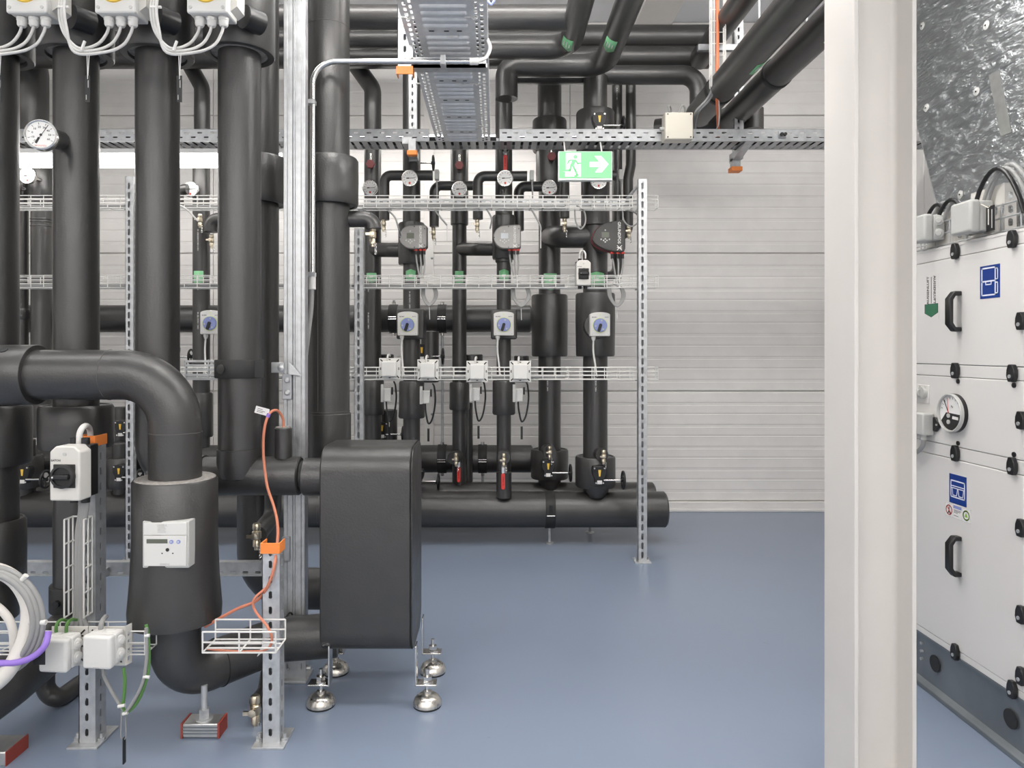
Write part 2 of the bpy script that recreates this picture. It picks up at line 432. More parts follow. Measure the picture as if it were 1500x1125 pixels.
def patch(parent, x, Y, r, z0, z1, ang=.75, point=0, m='green_tag', name='flow_label', off=.0012, label='green flow direction label'):
    g = G(); n = 8; rr = r + off; vs = []; fs = []
    def pt(a, z): return (x + rr * math.sin(a), Y - rr * math.cos(a), z)
    for i in range(n + 1):
        a = -ang + 2 * ang * i / n; tip = (1 - abs(2 * i / n - 1)) * abs(point)
        vs += [pt(a, z0 - (tip if point < 0 else 0)), pt(a, z1 + (tip if point > 0 else 0))]
    for i in range(n): fs.append((2 * i, 2 * i + 2, 2 * i + 3, 2 * i + 1))
    g.add(vs, fs); o = part(name, g, m, parent, label=label)
    md = o.modifiers.new('s', 'SOLIDIFY'); md.thickness = .0008
    g = G(); M = FC((x, Y - rr - .0006, (z0 + z1) / 2))
    g.strokes([((-.012, .006), (.012, .006)), ((-.012, -.004), (.008, -.004))], .004, M, 0, .0006)
    part('label_print', g, 'paper', o)
    return o
def printing(parent, x, Y, r, z0, s='NMC 13X35 FEF 40', size=.016, ang=-.2, n=1, gap=.3):
    g = G()
    for k in range(n):
        M = FR((x + (r + .0006) * math.sin(ang), Y - (r + .0006) * math.cos(ang), z0 + k * gap), (0, 0, 1), (-math.cos(ang), -math.sin(ang), 0))
        text(g, s, size, M)
    return part('printed_marking', g, 'print', parent)
def clamp_ring(parent, c, axis, r, wd, m='galv', name='clamp_band', ears=None):
    ax = V(axis).normalized()
    a = V(c) - ax * wd / 2
    o = part(name, G().lathe([(r * .96, 0), (r + .004, 0), (r + .006, .003), (r + .006, wd - .003), (r + .004, wd), (r * .96, wd)], a, ax, 36), m, parent)
    return o
# ================================================================ rear pipe rack
Y1, Y2, Y3 = 5.55, 5.87, 6.15
RACK = 'risers of the rear pipe rack'
# ---- horizontal headers
def header(lab, Y, yc, r, px_end, x0=XL + .02, cap=True):
    z = PZ(yc, Y); x1 = PX(px_end, Y)
    t = thing('header_pipe', lab, 'pipe', (x1 - .5, Y, z), 'horizontal header pipes of the rack')
    cylpart('pipe_run', (x0, Y, z), (x1, Y, z), r, 'foam', t, 40, .012)
    return t, z
h1, zh1 = header('long thick black header pipe lowest and foremost along the rack foot', Y1, 746, .137, 975)
h2, zh2 = header('black header pipe just behind the foremost one, its end slightly further left', Y2, 729, .125, 958)
h3, zh3 = header('black horizontal pipe with clamps behind the red lever valves', Y3, 672, .117, 780)
h4, zh4 = header('black horizontal pipe at mid height behind the blue-knob actuators', Y3, 467, .117, 778)
for px in (160, 470): ring(h1, (PX(px, Y1), Y1, zh1), (1, 0, 0), .137)
def pipe_foot(lab, px, Y, z, r, ftop=0.0):
    t = thing('pipe_support', lab, 'support', (PX(px, Y), Y, 0), 'pipe supports on the floor')
    x = PX(px, Y)
    b = clamp_ring(t, (x, Y, z), (1, 0, 0), r, .075, 'black_matt')
    part('slot_plate', G().box(x - .012, x + .012, Y - r - .010, Y - r - .004, z + .01, z + .06), 'black', b)
    part('clamp_screw', G().cyl((x - .03, Y - r - .003, z - .02), (x + .03, Y - r - .003, z - .02), .006, 8), 'steel', b)
    part('threaded_rod', G().cyl((x, Y, .012), (x, Y, z - r + .01), .011, 12), 'galv', t)
    part('foot_plate', G().lathe([(.035, 0), (.035, .008), (.018, .014)], (x, Y, 0), (0, 0, 1), 16), 'galv', t)
pipe_foot('black clamp and threaded foot carrying the foremost header pipe below the right risers', 805, Y1, zh1, .137)
pipe_foot('threaded rod foot of the rear header pipe, partly hidden, near the rack end', 864, Y2, zh2, .125)
def rod_clamp(lab, px, y0, y1, zs, side=1):
    x = PX(px, Y3); t = thing('rod_clamp', lab, 'clamp', (x, Y3, PZ(y1, Y3)), 'rod clamps on the rear pipes')
    for z in zs:
        b = clamp_ring(t, (x, Y3, z), (1, 0, 0), .117, .075, 'black_matt')
        part('clamp_screw', G().cyl((x - .034, Y3 - .125, z + .01), (x + .034, Y3 - .125, z + .01), .006, 8).cyl((x - .034, Y3 - .125, z - .008), (x + .034, Y3 - .125, z - .008), .006, 8), 'steel', b)
        for s in (1, -1): part('rod_socket', G().cyl((x, Y3, z + s * .117), (x, Y3, z + s * .145), .017, 10), 'steel', b)
    part('threaded_rod', G().cyl((x, Y3, PZ(y1, Y3)), (x, Y3, PZ(y0, Y3)), .012, 10), 'galv', t)
rod_clamp('paired clamps on one long vertical threaded rod between second and third riser', 648, 487, 655, [zh3, zh4])
rod_clamp('black clamp with short rod below, right of the left red lever valve', 707, 692, 748, [zh3])
rod_clamp('black clamp on mid-height pipe left of the leftmost blue-knob actuator in rack', 577, 440, 452, [zh4])

# ---- risers
def riser(lab, px, Y, secs, sleeves=(), collars=(), top=None, base=None, prints=(), tags=()):
    x = PX(px, Y); t = thing('riser_pipe', lab, 'pipe', (x, Y, .3), RACK)
    for a, b, wd in secs: vsec(t, px, Y, a, b, wd)
    for s in sleeves: sleeve(t, px, Y, *s)
    for a, b, wd in collars: sleeve(t, px, Y, a, b, wd, 0, 'valve_collar', hollow=1)
    for (y, r, k, dx) in prints: printing(t, x, Y, r, PZ(y, Y), ang=dx, n=k)
    for (y0, y1, wd, pt) in tags: patch(t, x, Y, RV(wd, Y, px), PZ(y1, Y), PZ(y0, Y), .62, pt)
    return t, x
# R1
t, x = riser('first riser right of the galvanized column, upper end kinked to the left', 546, Y2, [(150, 720, 25)], [(556, 607, 33, .04)], prints=[(470, RV(25, Y2, 546), 2, -.35)], tags=[(401, 413, 25, -.012)])
run(t, [(x, Y2, PZ(152, Y2)), P(546, 130, Y2), P(519, 92, Y2), P(519, 40, Y2)], RV(25, Y2, 546), .12, 'upper_bend')
# R2
t, x = riser('slim riser carrying the left grey pump and leftmost rack actuator', 603, Y1, [(105, 385, 26), (380, 735, 25)], [(558, 612, 37, .06), (327, 388, 39, 0)], prints=[(440, RV(25, Y1, 603), 1, -.1)], tags=[(398, 412, 25, .014)])
rb = x
part('valve_block', G().box(x - .105, x + .105, Y1 - .10, Y1 + .10, PZ(497, Y1), PZ(453, Y1)), 'foam', t, bevel=.012)
# R3
t, x = riser('slim riser with low red lever valve, between the two grey pumps', 673, Y2, [(170, 330, 26), (325, 720, 21)], [(560, 600, 29, .04)], tags=[(398, 415, 21, -.01)])
# R4
t, x = riser('slim riser carrying the middle grey pump and second rack actuator', 738, Y1, [(135, 385, 25), (380, 728, 21)], [(316, 380, 34, 0), (557, 607, 33, .02)], tags=[(398, 412, 24, .014)])
part('valve_block', G().box(x - .10, x + .10, Y1 - .095, Y1 + .10, PZ(497, Y1), PZ(454, Y1)), 'foam', t, bevel=.012)
part('rounded_end', G().lathe([(.055, 0), (.05, -.012), (.03, -.02)], (x, Y1 - .085, PZ(718, Y1)), (0, -1, 0), 20), 'foam', t)
part('lower_tee', G().lathe([(.04, 0), (.058, .012), (.058, .2)], (x, Y1 - .085, PZ(727, Y1)), (0, 0, 1), 24), 'foam', t)
# R5
t, x = riser('wide riser with a long fat sleeve, left of the black pump', 805, Y2, [(115, 180, 35), (218, 275, 40), (270, 520, 32), (515, 735, 33)], [(432, 522, 53, -.01)], [(658, 700, 55)], prints=[(560, RV(33, Y2, 805), 2, -.25)], tags=[(402, 424, 32, -.012)])
sleeve(t, 805, Y2, 176, 222, 50, 0)
part('lower_cone', G().lathe([(.05, 0), (.085, .06), (.092, .10)], (x, Y2 - .05, PZ(716, Y2)), (0, 0, 1), 28), 'foam', t)
ring(t, (x, Y2, PZ(340, Y2)), (0, 0, 1), RV(32, Y2, 805)); ring(t, (x, Y2, PZ(345, Y2)), (0, 0, 1), RV(32, Y2, 805))
# R6
t, x = riser('rightmost wide riser carrying the large black pump head', 872, Y1, [(112, 190, 35), (218, 332, 42), (325, 402, 36), (398, 720, 36)], [(430, 522, 58, -.02)], [(668, 712, 59)], prints=[(560, RV(36, Y1, 872), 3, -.1)], tags=[(402, 420, 36, .012)])
sleeve(t, 872, Y1, 164, 222, 56, 0)
cylpart('actuator_boss', (x - .01, Y1 - .08, PZ(478, Y1)), (x - .01, Y1 - .19, PZ(478, Y1)), .10, 'foam', t, 36)
part('lower_cone', G().lathe([(.05, 0), (.088, .05), (.094, .10)], (x, Y1 - .07, PZ(726, Y1)), (0, 0, 1), 28), 'foam', t)
# thin pair at the right end
for px, lab in ((904, 'thin black pipe just left of the outermost one beside the exit sign'), (924, 'outermost thin black pipe, jogged, right of the exit sign')):
    Yt = 5.95; t = thing('thin_pipe', lab, 'pipe', P(px, 330, Yt), 'thin pipes at the rack end'); r = RV(15, Yt, px)
    if px == 904: pts = [P(px, 100, Yt), P(px, 405, Yt), (PX(880, Yt), Yt, PZ(405, Yt))]
    else: pts = [P(px, 100, Yt), P(px, 242, Yt), P(px - 4, 262, Yt), P(px - 4, 345, Yt), (PX(885, Yt), Yt, PZ(345, Yt))]
    run(t, pts, r, .08); printing(t, PX(904, Yt), Yt, r, PZ(140, Yt), size=.012) if px == 904 else 0
# branches between the risers
def branch(lab, pts, r, bend=.05, col=None):
    t = thing('branch_pipe', lab, 'pipe', pts[0], 'short branch pipes of the rack'); run(t, pts, r, bend); return t
branch('short horizontal black pipe feeding the left grey pump from the first riser', [P(546, 366, Y2), P(575, 366, Y1 + .1), (rb, Y1, PZ(366, Y1))], S(11, Y1), .1)
branch('short horizontal black pipe feeding the middle grey pump from third riser', [P(673, 365, Y2), P(700, 365, Y1 + .1), P(738, 365, Y1)], S(10, Y1), .1)
branch('thick short black pipe joining the two wide risers beside the black pump', [P(805, 347, Y2), P(822, 347, Y1 + .05), P(872, 347, Y1)], S(16.5, Y1), .14)
def bypass(lab, y, xa, xb, ydn, Y, w, sensor=None):
    r = S(w / 2, Y); t = thing('vent_branch', lab, 'pipe', P(xa, ydn, Y), 'vent branches with drain cocks')
    run(t, [P(xb, y, Y), P(xa, y, Y), P(xa, ydn, Y)], r, .055, n=24)
    if sensor:
        sp = P(sensor, y - 1, Y - .02); s = part('sensor_head', G().box(sp.x - .016, sp.x + .016, Y - .05, Y + .01, sp.z - .04, sp.z + .035), 'plastic_grey', t, bevel=.004)
        part('sensor_cable', G().tube(smooth_path([sp + V((0, -.02, -.04)), sp + V((.004, -.03, -.14)), sp + V((.002, -.04, -.24))]), .006, 8), 'cable_grey', s)
    return t
bypass('thin black elbow branch ending in a drain cock left of left grey pump', 257, 563, 634, 322, 5.42, 15, 640)
bypass('thin black elbow branch and drain cock right of the left grey pump', 272, 636, 695, 332, 5.62, 14)
bypass('thin black elbow branch and drain cock left of the middle grey pump', 258, 700, 772, 321, 5.42, 15, 779)
bypass('thin black elbow branch dropping behind the middle grey pump', 273, 760, 800, 338, 5.62, 15)
bypass('thin black branch and drain cock directly below the exit sign', 257, 827, 902, 319, 5.42, 14, 909)
# rear stubs with small insulated boxes
for px, ya, yb, wd, lab in ((630, 485, 560, 26, 'dark pipe stub behind the left grey junction boxes'), (570, 600, 660, 24, 'dark pipe stub behind the first riser foot near a handwheel'), (685, 590, 706, 15, 'thin pipe immediately right of the riser with left red lever'),
                          (692, 519, 560, 30, 'short dark block pipe behind third white junction box'), (566, 519, 556, 22, 'short dark pipe behind the first white junction box'), (764, 521, 560, 22, 'short dark pipe behind the last white junction box')):
    Yb = 6.0; t = thing('pipe_stub', lab, 'pipe', P(px, yb, Yb), 'dark stubs at the back of the rack'); vsec(t, px, Yb, ya, yb, wd)

# ---- left part of the rack seen between the foreground pipes
t, x = riser('rack riser seen between second and third tall foreground pipes', 295, Y1, [(215, 655, 26)], [(575, 640, 34, .03)], prints=[(470, RV(26, Y1, 295), 3, .0), (350, RV(26, Y1, 295), 2, .0)], tags=[(398, 418, 26, -.012)])
t, x2 = riser('rear riser kinked at its top, left of third tall foreground pipe', 296, Y2, [(150, 240, 24)])
run(t, [(x2, Y2, PZ(152, Y2)), P(296, 128, Y2), P(276, 92, Y2), P(276, 40, Y2)], RV(24, Y2, 296), .12, 'upper_bend')
t, x = riser('slim rack riser with clamp at far left, left of first tall pipe', 31, Y1, [(262, 640, 23)], [(452, 468, 27, 0)])
t, x = riser('thicker rack riser at far left beside the first tall pipe', 61, Y1, [(262, 640, 33)], [(238, 292, 38, 0)])
for y in (322, 326, 332): ring(t, (x, Y1, PZ(y, Y1)), (0, 0, 1), RV(33, Y1, 61), .004, 'foam')
t, x = riser('wide dark bent pipe above the cable tray at the far left', 40, Y2, [(120, 240, 66)])
run(t, [(x, Y2, PZ(122, Y2)), P(40, 95, Y2), P(0, 55, Y2), P(-80, 55, Y2)], RV(66, Y2, 40), .2, 'upper_bend')
t, x = riser('narrow dark riser at the left picture edge behind the slim one', 8, Y2, [(275, 640, 22)])
branch('small capped pipe end at the far left between the upper wire baskets', [P(-20, 372, 5.5), P(18, 372, 5.5)], S(10, 5.5))
bypass('thin black elbow with drain cock behind the second tall pipe', 322, 309, 345, 340, 5.38, 20)
bypass('thin black stub left of the dial behind the third tall pipe', 277, 262, 275, 300, 5.42, 15)

# ---------------------------------------------------------------- fittings
def mk_gauge(stem=.17):
    t = thing('dial_thermometer', '', 'gauge'); r = .06
    part('case', G().lathe([(r * .93, 0), (r * .97, .01), (r * .97, .028), (r * .8, .034), (.016, .036), (.016, stem)], (0, 0, 0), (0, 1, 0), 32), 'steel', t)
    ring(t, (0, -.001, 0), (0, 1, 0), r * .96, .004, 'steel', 'bezel')
    d = part('dial_face', G().cyl((0, .004, 0), (0, -.0005, 0), r * .93, 32), 'dial', t)
    g = G()
    for k in range(11):
        a = math.radians(225 - 27 * k); ca, sa = math.cos(a), math.sin(a)
        g.strokes([((ca * r * .62, sa * r * .62), (ca * r * .78, sa * r * .78))], .0022, FC((0, -.0006, 0)), 0, .0004)
    part('scale_marks', g, 'ink', d)
    part('needle', G().strokes([((-.018, -.001), (.036, .001))], .0035, FC((0, -.0015, 0)), 0, .001).strokes([((-.02, -.001), (-.008, 0))], .008, FC((0, -.0015, 0)), 0, .001), 'ink', d)
    part('red_mark', G().prism(rrect(-.007, .007, -.044, -.028, .003), FC((0, -.0008, 0)), 0, .0005), 'ink_red', d)
    return t
for px, py, Yg, lab in ((542, 275, 5.66, 'round dial thermometer half hidden beside the collared pipe'), (600, 261, 5.33, 'round dial thermometer above the left grey pump'), (673, 277, 5.50, 'round dial thermometer between the two grey pumps'),
                        (740, 261, 5.33, 'round dial thermometer under the upper red lever handle'), (805, 275, 5.50, 'round dial thermometer left below the exit sign'), (877, 265, 5.33, 'round dial thermometer half covered by the exit sign'),
                        (40, 257, 5.33, 'small dial thermometer at left, below the big dial'), (18, 271, 5.4, 'small dial thermometer at left, below and left of another small dial'), (1, 281, 5.62, 'small dial thermometer cut off by the left picture edge'), (279, 277, 5.45, 'small dial thermometer between second and third tall pipe')):
    place('gauge' if Yg != 5.50 else 'gauge_long', mk_gauge if Yg != 5.50 else (lambda: mk_gauge(.33)), P(px, py, Yg), lab, 'dial thermometers on the rack')
def mk_cock():
    t = thing('drain_cock', '', 'valve')
    part('body', G().lathe([(.012, .045), (.016, .04), (.016, .02), (.013, .016), (.018, .012), (.018, -.014), (.012, -.02), (.015, -.024), (.015, -.046), (.009, -.05), (.009, -.06)][::-1], (0, 0, 0), (0, 0, 1), 14), 'brass', t)
    part('spindle', G().cyl((0, 0, 0), (0, -.026, 0), .008, 10), 'brass', t)
    h = part('tee_handle', G().lathe([(.004, 0), (.013, .003), (.013, .012), (.004, .014)], (0, -.024, 0), (0, -1, 0), 12).box(-.03, -.006, -.036, -.028, -.006, .006), 'brass', t)
    g = G()
    for k in range(5): g.tube([V((.016 + .004 * math.sin(a), -.005 + (.004 * math.cos(a) if k % 2 else 0), -.05 - .011 * k + .006 * math.cos(a))) for a in [i * PI / 4 for i in range(8)]], .0014, 5, False, closed=True)
    part('chain', g, 'steel', t)
    return t
for px, py, Yg, lab in ((562, 328, 5.42, 'small brass drain cock left of the left grey pump'), (635, 341, 5.62, 'small brass drain cock right of the left grey pump'), (699, 329, 5.42, 'small brass drain cock left of the middle grey pump'), (827, 328, 5.42, 'small brass drain cock below the exit sign'),
                        (921, 339, 5.88, 'small brass drain cock right of the black pump head'), (668, 672, 5.66, 'brass drain cock above the left red lever handle'), (738, 673, 5.36, 'brass drain cock above the right red lever handle'), (805, 662, 5.66, 'brass drain cock on left handwheel valve collar'), (884, 668, 5.33, 'brass drain cock on right handwheel valve collar'),
                        (293, 322, 5.45, 'small brass drain cock behind second tall pipe, near its dial'), (310, 352, 5.38, 'larger brass drain cock beside the third tall pipe')):
    place('cock', mk_cock, P(px, py, Yg), lab, 'brass drain cocks')
for (px, py, Y, dx, lab) in ((672, 667, Y2, -8, 'stubby black drain outlet above left red lever'), (738, 666, Y1, 0, 'stubby black drain outlet above right red lever'), (799, 657, Y2, 6, 'stubby black drain outlet on the left valve collar'), (874, 662, Y1, 8, 'stubby black drain outlet on the right valve collar')):
    a = P(px, py, Y); b = P(px + dx, py + 4, Y - .17); g = G().tube([a, a.lerp(b, .5), b], S(9, Y), 20)
    t = thing('drain_stub', lab, 'pipe', b, 'black drain outlets low on the risers'); part('stub', g, 'foam', t)
def mk_lever():
    t = thing('lever_valve', '', 'valve')
    part('gland', G().cyl((0, .05, .05), (0, -.005, .05), .03, 18), 'black', t)
    part('stem', G().box(-.012, .012, -.02, -.008, -.005, .06).cyl((0, -.02, .05), (0, -.03, .05), .01, 10), 'steel', t, bevel=.002)
    h = part('red_handle', G().prism(rrect(-.0145, .0145, -.125, -.005, .012), FC((0, -.012, 0)), 0, .012), 'red', t, bevel=.003)
    part('grip_print', G().strokes([((0, -.03), (0, -.07)), ((0, -.085), (0, -.09))], .004, FC((0, -.0243, 0)), 0, .0004), 'ink', h)
    return t
place('lever', mk_lever, P(672, 683, Y2 - .085), 'red lever handle valve, the left of the two low ones', 'red lever valves')
place('lever', mk_lever, P(737, 692, Y1 - .155), 'red lever handle valve, the right of the two low ones', 'red lever valves')
place('lever', mk_lever, P(740, 227, 5.40), 'upright red lever handle just below the tray above a dial', 'red lever valves')
def mk_knob():
    t = thing('red_knob_valve', '', 'valve')
    part('stem', G().cyl((0, 0, .03), (0, 0, .09), .008, 10), 'steel', t)
    part('bonnet', G().cyl((0, .03, 0), (0, -.005, 0), .022, 14), 'black', t)
    part('knob', G().prism([(.038 * math.cos(a) * (1 - .15 * (i % 2)), .038 * math.sin(a) * (1 - .15 * (i % 2))) for i, a in enumerate([k * PI / 6 for k in range(12)])], FC((0, -.005, 0)), 0, .02), 'dark_red', t, bevel=.003)
    return t
for px, py, Yg, lab in ((543, 241, 5.77, 'dark red star knob valve on first riser under tray'), (673, 243, 5.77, 'dark knob valve on the third riser under the tray'), (808, 230, 5.73, 'dark red star knob beside the exit sign')):
    place('knob', mk_knob, P(px, py, Yg), lab, 'dark red knob valves under the tray')
def mk_wheel():
    t = thing('gear_valve', '', 'valve'); F0 = FC((0, 0, 0))
    part('gearbox', G().prism([(-.045, .055), (.045, .055), (.055, .03), (.05, -.01), (.035, -.04), (.035, -.075), (-.035, -.075), (-.035, -.04), (-.05, -.01), (-.055, .03)], F0, -.05, .012).cyl((0, .06, .01), (0, -.008, .01), .05, 20), 'black', t, bevel=.004)
    for x, z in ((-.038, .042), (.038, .042), (-.026, -.066), (.026, -.066)):
        part('bolt', G().cyl((x, 0, z), (x, -.017, z), .0065, 8), 'steel', t)
    part('position_pointer', G().prism([(-.010, .03), (.010, .03), (.005, -.018), (-.005, -.018)], FC((0, -.012, 0)), 0, .004), 'yellow', t)
    part('rating_plate', G().box(-.018, .018, -.0135, -.011, -.075, -.048), 'paper', t)
    part('shaft', G().cyl((.03, -.015, -.045), (.165, -.015, -.045), .007, 12), 'steel', t)
    w = part('handwheel', G().tube([V((.175, -.015 + .062 * math.cos(a), -.045 + .062 * math.sin(a))) for a in [i * PI / 16 for i in range(32)]], .009, 10, False, closed=True).cyl((.155, -.015, -.045), (.19, -.015, -.045), .014, 14), 'black', t)
    for k in range(3):
        a = k * 2 * PI / 3 + .4
        part('spoke', G().cyl((.175, -.015, -.045), (.175, -.015 + .06 * math.cos(a), -.045 + .06 * math.sin(a)), .006, 8), 'black', w)
    return t
for px, py, Yg, s, lab in ((803, 684, 5.68, 1, 'black gear valve with yellow pointer and handwheel, left of the two at right'), (878, 694, 5.32, 1, 'black gear valve with yellow pointer and handwheel, nearest the rack end'),
                        (878, 176, 5.35, 1, 'black gear valve with yellow pointer above the exit sign'), (612, 697, 5.75, .95, 'handwheel valve sticking out behind the grey insulated box'), (618, 514, 5.95, 1, 'dark handwheel valve behind the second white junction box'), (560, 628, 5.95, 1, 'dark handwheel valve low behind first riser'),
                        (34, 693, 5.35, 1, 'black gear valve with yellow pointer at far left, nearer the first tall pipe'), (12, 685, 5.6, 1, 'black gear valve at the left picture edge, behind another'), (177, 626, 5.6, .9, 'upper black gear valve between first and second tall pipe'), (175, 691, 5.35, .9, 'lower black gear valve with yellow pointer between first and second tall pipe'),
                        (252, 515, 5.7, .9, 'handwheel valve between second tall pipe and a rack riser'), (606, 232, 5.7, .9, 'black handwheel behind the orange-capped bracket under the tray')):
    place('wheel', mk_wheel, P(px, py, Yg), lab, 'gear valves with handwheels', scale=s)
for px, py, Yg, ww, hh, lab in ((35, 690, Y1, 60, 46, 'fat black valve collar at far left behind the pipes'), (177, 632, Y2, 40, 36, 'dark upper valve collar between first and second tall pipe'), (177, 692, Y1, 44, 44, 'dark lower valve collar between first and second tall pipe')):
    t = thing('valve_collar', lab, 'pipe', P(px, py + hh / 2, Yg), 'valve collars at far left'); sleeve(t, px, Yg, py - hh / 2, py + hh / 2, ww, hollow=1); vsec(t, px, Yg, py - hh, 745, ww * .6)
# ---- circulation pumps
def mk_pump(big=False):
    t = thing('circulation_pump', '', 'pump'); k = 1.28 if big else 1.0
    def dshape(s):
        p = []
        if big:
            p = [(-.10 * s, -.02 * s), (-.095 * s, .0), (-.08 * s, .035 * s), (-.055 * s, .06 * s), (-.02 * s, .078 * s), (.03 * s, .088 * s), (.075 * s, .094 * s), (.086 * s, .088 * s), (.09 * s, .07 * s), (.09 * s, -.068 * s), (.085 * s, -.084 * s), (.07 * s, -.09 * s), (.02 * s, -.088 * s), (-.03 * s, -.075 * s), (-.06 * s, -.06 * s), (-.085 * s, -.042 * s)]
        else:
            p = [(.088 * s, -.082 * s), (.10 * s, -.070 * s), (.10 * s, .078 * s), (.088 * s, .09 * s), (.02 * s, .088 * s)] + [(-.01 * s + .092 * s * math.cos(a), .0 + .088 * s * math.sin(a)) for a in [PI / 2 + i * PI / 14 for i in range(1, 14)]] + [(.02 * s, -.088 * s)]
        return p
    hm = 'pump_black' if big else 'pump_grey'
    part('control_head', G().prism(dshape(k), FC((0, 0, 0)), -.05, .0), hm, t, bevel=.008, seg=3)
    part('rear_housing', G().prism(dshape(k * 1.02), FC((0, .0, 0)), -.085, -.045), 'pump_red' if big else 'pump_black', t, bevel=.004)
    part('motor_body', G().cyl((-.01, .08, 0), (-.01, .22, 0), .075 * k, 28), 'pump_black', t)
    c = (-.02 * k, 0) if not big else (-.025 * k, .002)
    ringp = part('display_ring', G().prism(circ(c[0], c[1], .056 * k), FC((0, 0, 0)), 0, .0015), 'pump_grey' if not big else 'pump_black', t)
    part('screen', G().prism(rrect(c[0] - .026, c[0] + .028, c[1] - .012, c[1] + .028, .003), FC((0, -.0015, 0)), 0, .0012), 'lcd' if big or not PROTO.get('pump') else 'lcd_lit', t)
    g = G()
    for dx, dz in ((-.03, -.025), (.03, -.025), (0, -.022), (0, -.044), (-.012, -.033), (.012, -.033), (0, .042)): g.prism(circ(c[0] + dx, c[1] + dz, .0055, 10), FC((0, -.0015, 0)), 0, .0015)
    part('button', g, 'plastic_grey', ringp)
    g = G(); M = FR((.055 * k, -.0006, .020 * k), (0, 0, -1), (1, 0, 0)); text(g, 'GRUNDFOS', .0235 * k, M)
    part('lettering', g, 'plastic_white', t)
    g = G(); M = FC((.056 * k, -.0002, -.066 * k)); s = .012 * k
    g.strokes([((-s, -s), (s, s)), ((-s, s), (-s * .2, s * .2)), ((s * .2, -s * .2), (s, -s)), ((-s, s * .1), (-s * .4, s * .1)), ((s * .4, -s * .1), (s, -s * .1))], s * .35, M, 0, .0006)
    part('logo', g, 'plastic_white', t)
    for sx, sz in ((.085, .06), (.085, -.06), (-.095, -.005), (.01, .076), (.01, -.076)):
        part('screw', G().cyl((sx * k, 0, sz * k), (sx * k, -.002, sz * k), .0045, 8), 'ink', t)
    for q, gx in enumerate((.018, .05, .078)):
        gl = part('cable_gland', G().cyl((gx * k, .03, -.088 * k), (gx * k, .03, -.125 * k), .011, 12), 'black', t)
        part('gland_ring', G().cyl((gx * k, .03, -.086 * k), (gx * k, .03, -.098 * k), .0135, 12), 'red', gl)
        part('cable', G().tube(smooth_path([(gx * k, .03, -.12 * k), (gx * k * .9 + .012, .025, -.20), (.05 + .012 * q, .0, -.30 if not big else -.34)]), .0065, 8), 'cable_grey', t)
    return t
p1 = mk_pump(); p1.location = P(605, 347, 5.24); p1['label'] = 'grey pump control head with dark screen, the leftmost pump'; p1['group'] = 'circulation pumps'
PROTO['pump'] = p1
p2 = mk_pump(); p2.location = P(743, 347, 5.24); p2['label'] = 'grey pump control head with lit screen, the middle pump'; p2['group'] = 'circulation pumps'
p3 = mk_pump(True); p3.location = P(893, 346, 5.22); p3['label'] = 'large black pump control head on the rightmost riser'; p3['group'] = 'circulation pumps'
# ---- rotary actuators with blue knobs
def mk_act():
    t = thing('valve_actuator', '', 'actuator')
    body = [(-.071, -.088), (.071, -.088), (.075, -.084), (.075, .07)] + [(.075 * math.cos(a), .07 + .02 * math.sin(a)) for a in [i * PI / 10 for i in range(1, 10)]] + [(-.075, .07), (-.075, -.084)]
    part('body', G().prism(body, FC((0, 0, 0)), -.06, 0), 'plastic_pale', t, bevel=.004)
    part('front_plate', G().prism([(x * .94, z * .96) for x, z in body], FC((0, 0, 0)), 0, .003), 'plastic_white', t, bevel=.001)
    part('dial_ring', G().prism(circ(0, -.008, .057), FC((0, -.003, 0)), 0, .004), 'lime', t)
    kn = part('blue_knob', G().lathe([(.051, 0), (.05, .010), (.046, .014)], (0, -.006, -.008), (0, -1, 0), 28), 'blue_knob', t)
    for a in (1.3, 3.3, 5.3): part('knob_screw', G().cyl((.036 * math.cos(a), -.018, -.008 + .036 * math.sin(a)), (.036 * math.cos(a), -.023, -.008 + .036 * math.sin(a)), .0065, 10), 'plastic_grey', kn)
    part('pointer', G().prism(rrect(-.011, .011, -.05, .012, .010), FR((0, -.02, -.008), (math.cos(.3), 0, -math.sin(.3)), (math.sin(.3), 0, math.cos(.3))), 0, .008), 'black_matt', kn)
    part('indicator', G().cyl((0, -.003, .068), (0, -.006, .068), .006, 10), 'lime', t)
    g = G(); text(g, 'BELIMO', .011, FC((-.042, -.0032, .052))); text(g, 'AUTO', .010, FC((.048, -.0032, .052))); part('lettering', g, 'ink', t)
    for x in (-.06, .06): part('screw', G().cyl((x, -.003, -.074), (x, -.005, -.074), .004, 8), 'plastic_grey', t)
    gl = part('cable_gland', G().lathe([(.015, 0), (.017, .008), (.017, .018), (.012, .028), (.012, .034)], (-.045, .03, -.086), (0, 0, -1), 14), 'plastic_white', t)
    part('cable', G().tube(smooth_path([(-.045, .03, -.11), (-.047, .02, -.2), (-.036, .0, -.30), (-.03, -.02, -.37), (-.02, -.02, -.38)]), .007, 8), 'cable_white', t)
    part('mount', G().box(-.05, .05, .06, .2, -.06, .06), 'black_matt', t)
    return t
for px, py, lab in ((597, 474, 'cream actuator with blue knob on the left slim riser'), (738, 474, 'cream actuator with blue knob, the middle one in the rack'), (879, 475, 'cream actuator with blue knob on the rightmost riser'), (308, 472, 'cream actuator with blue knob half hidden by third tall pipe')):
    place('act', mk_act, P(px, py, 5.30), lab, 'blue-knob valve actuators', rz=0)
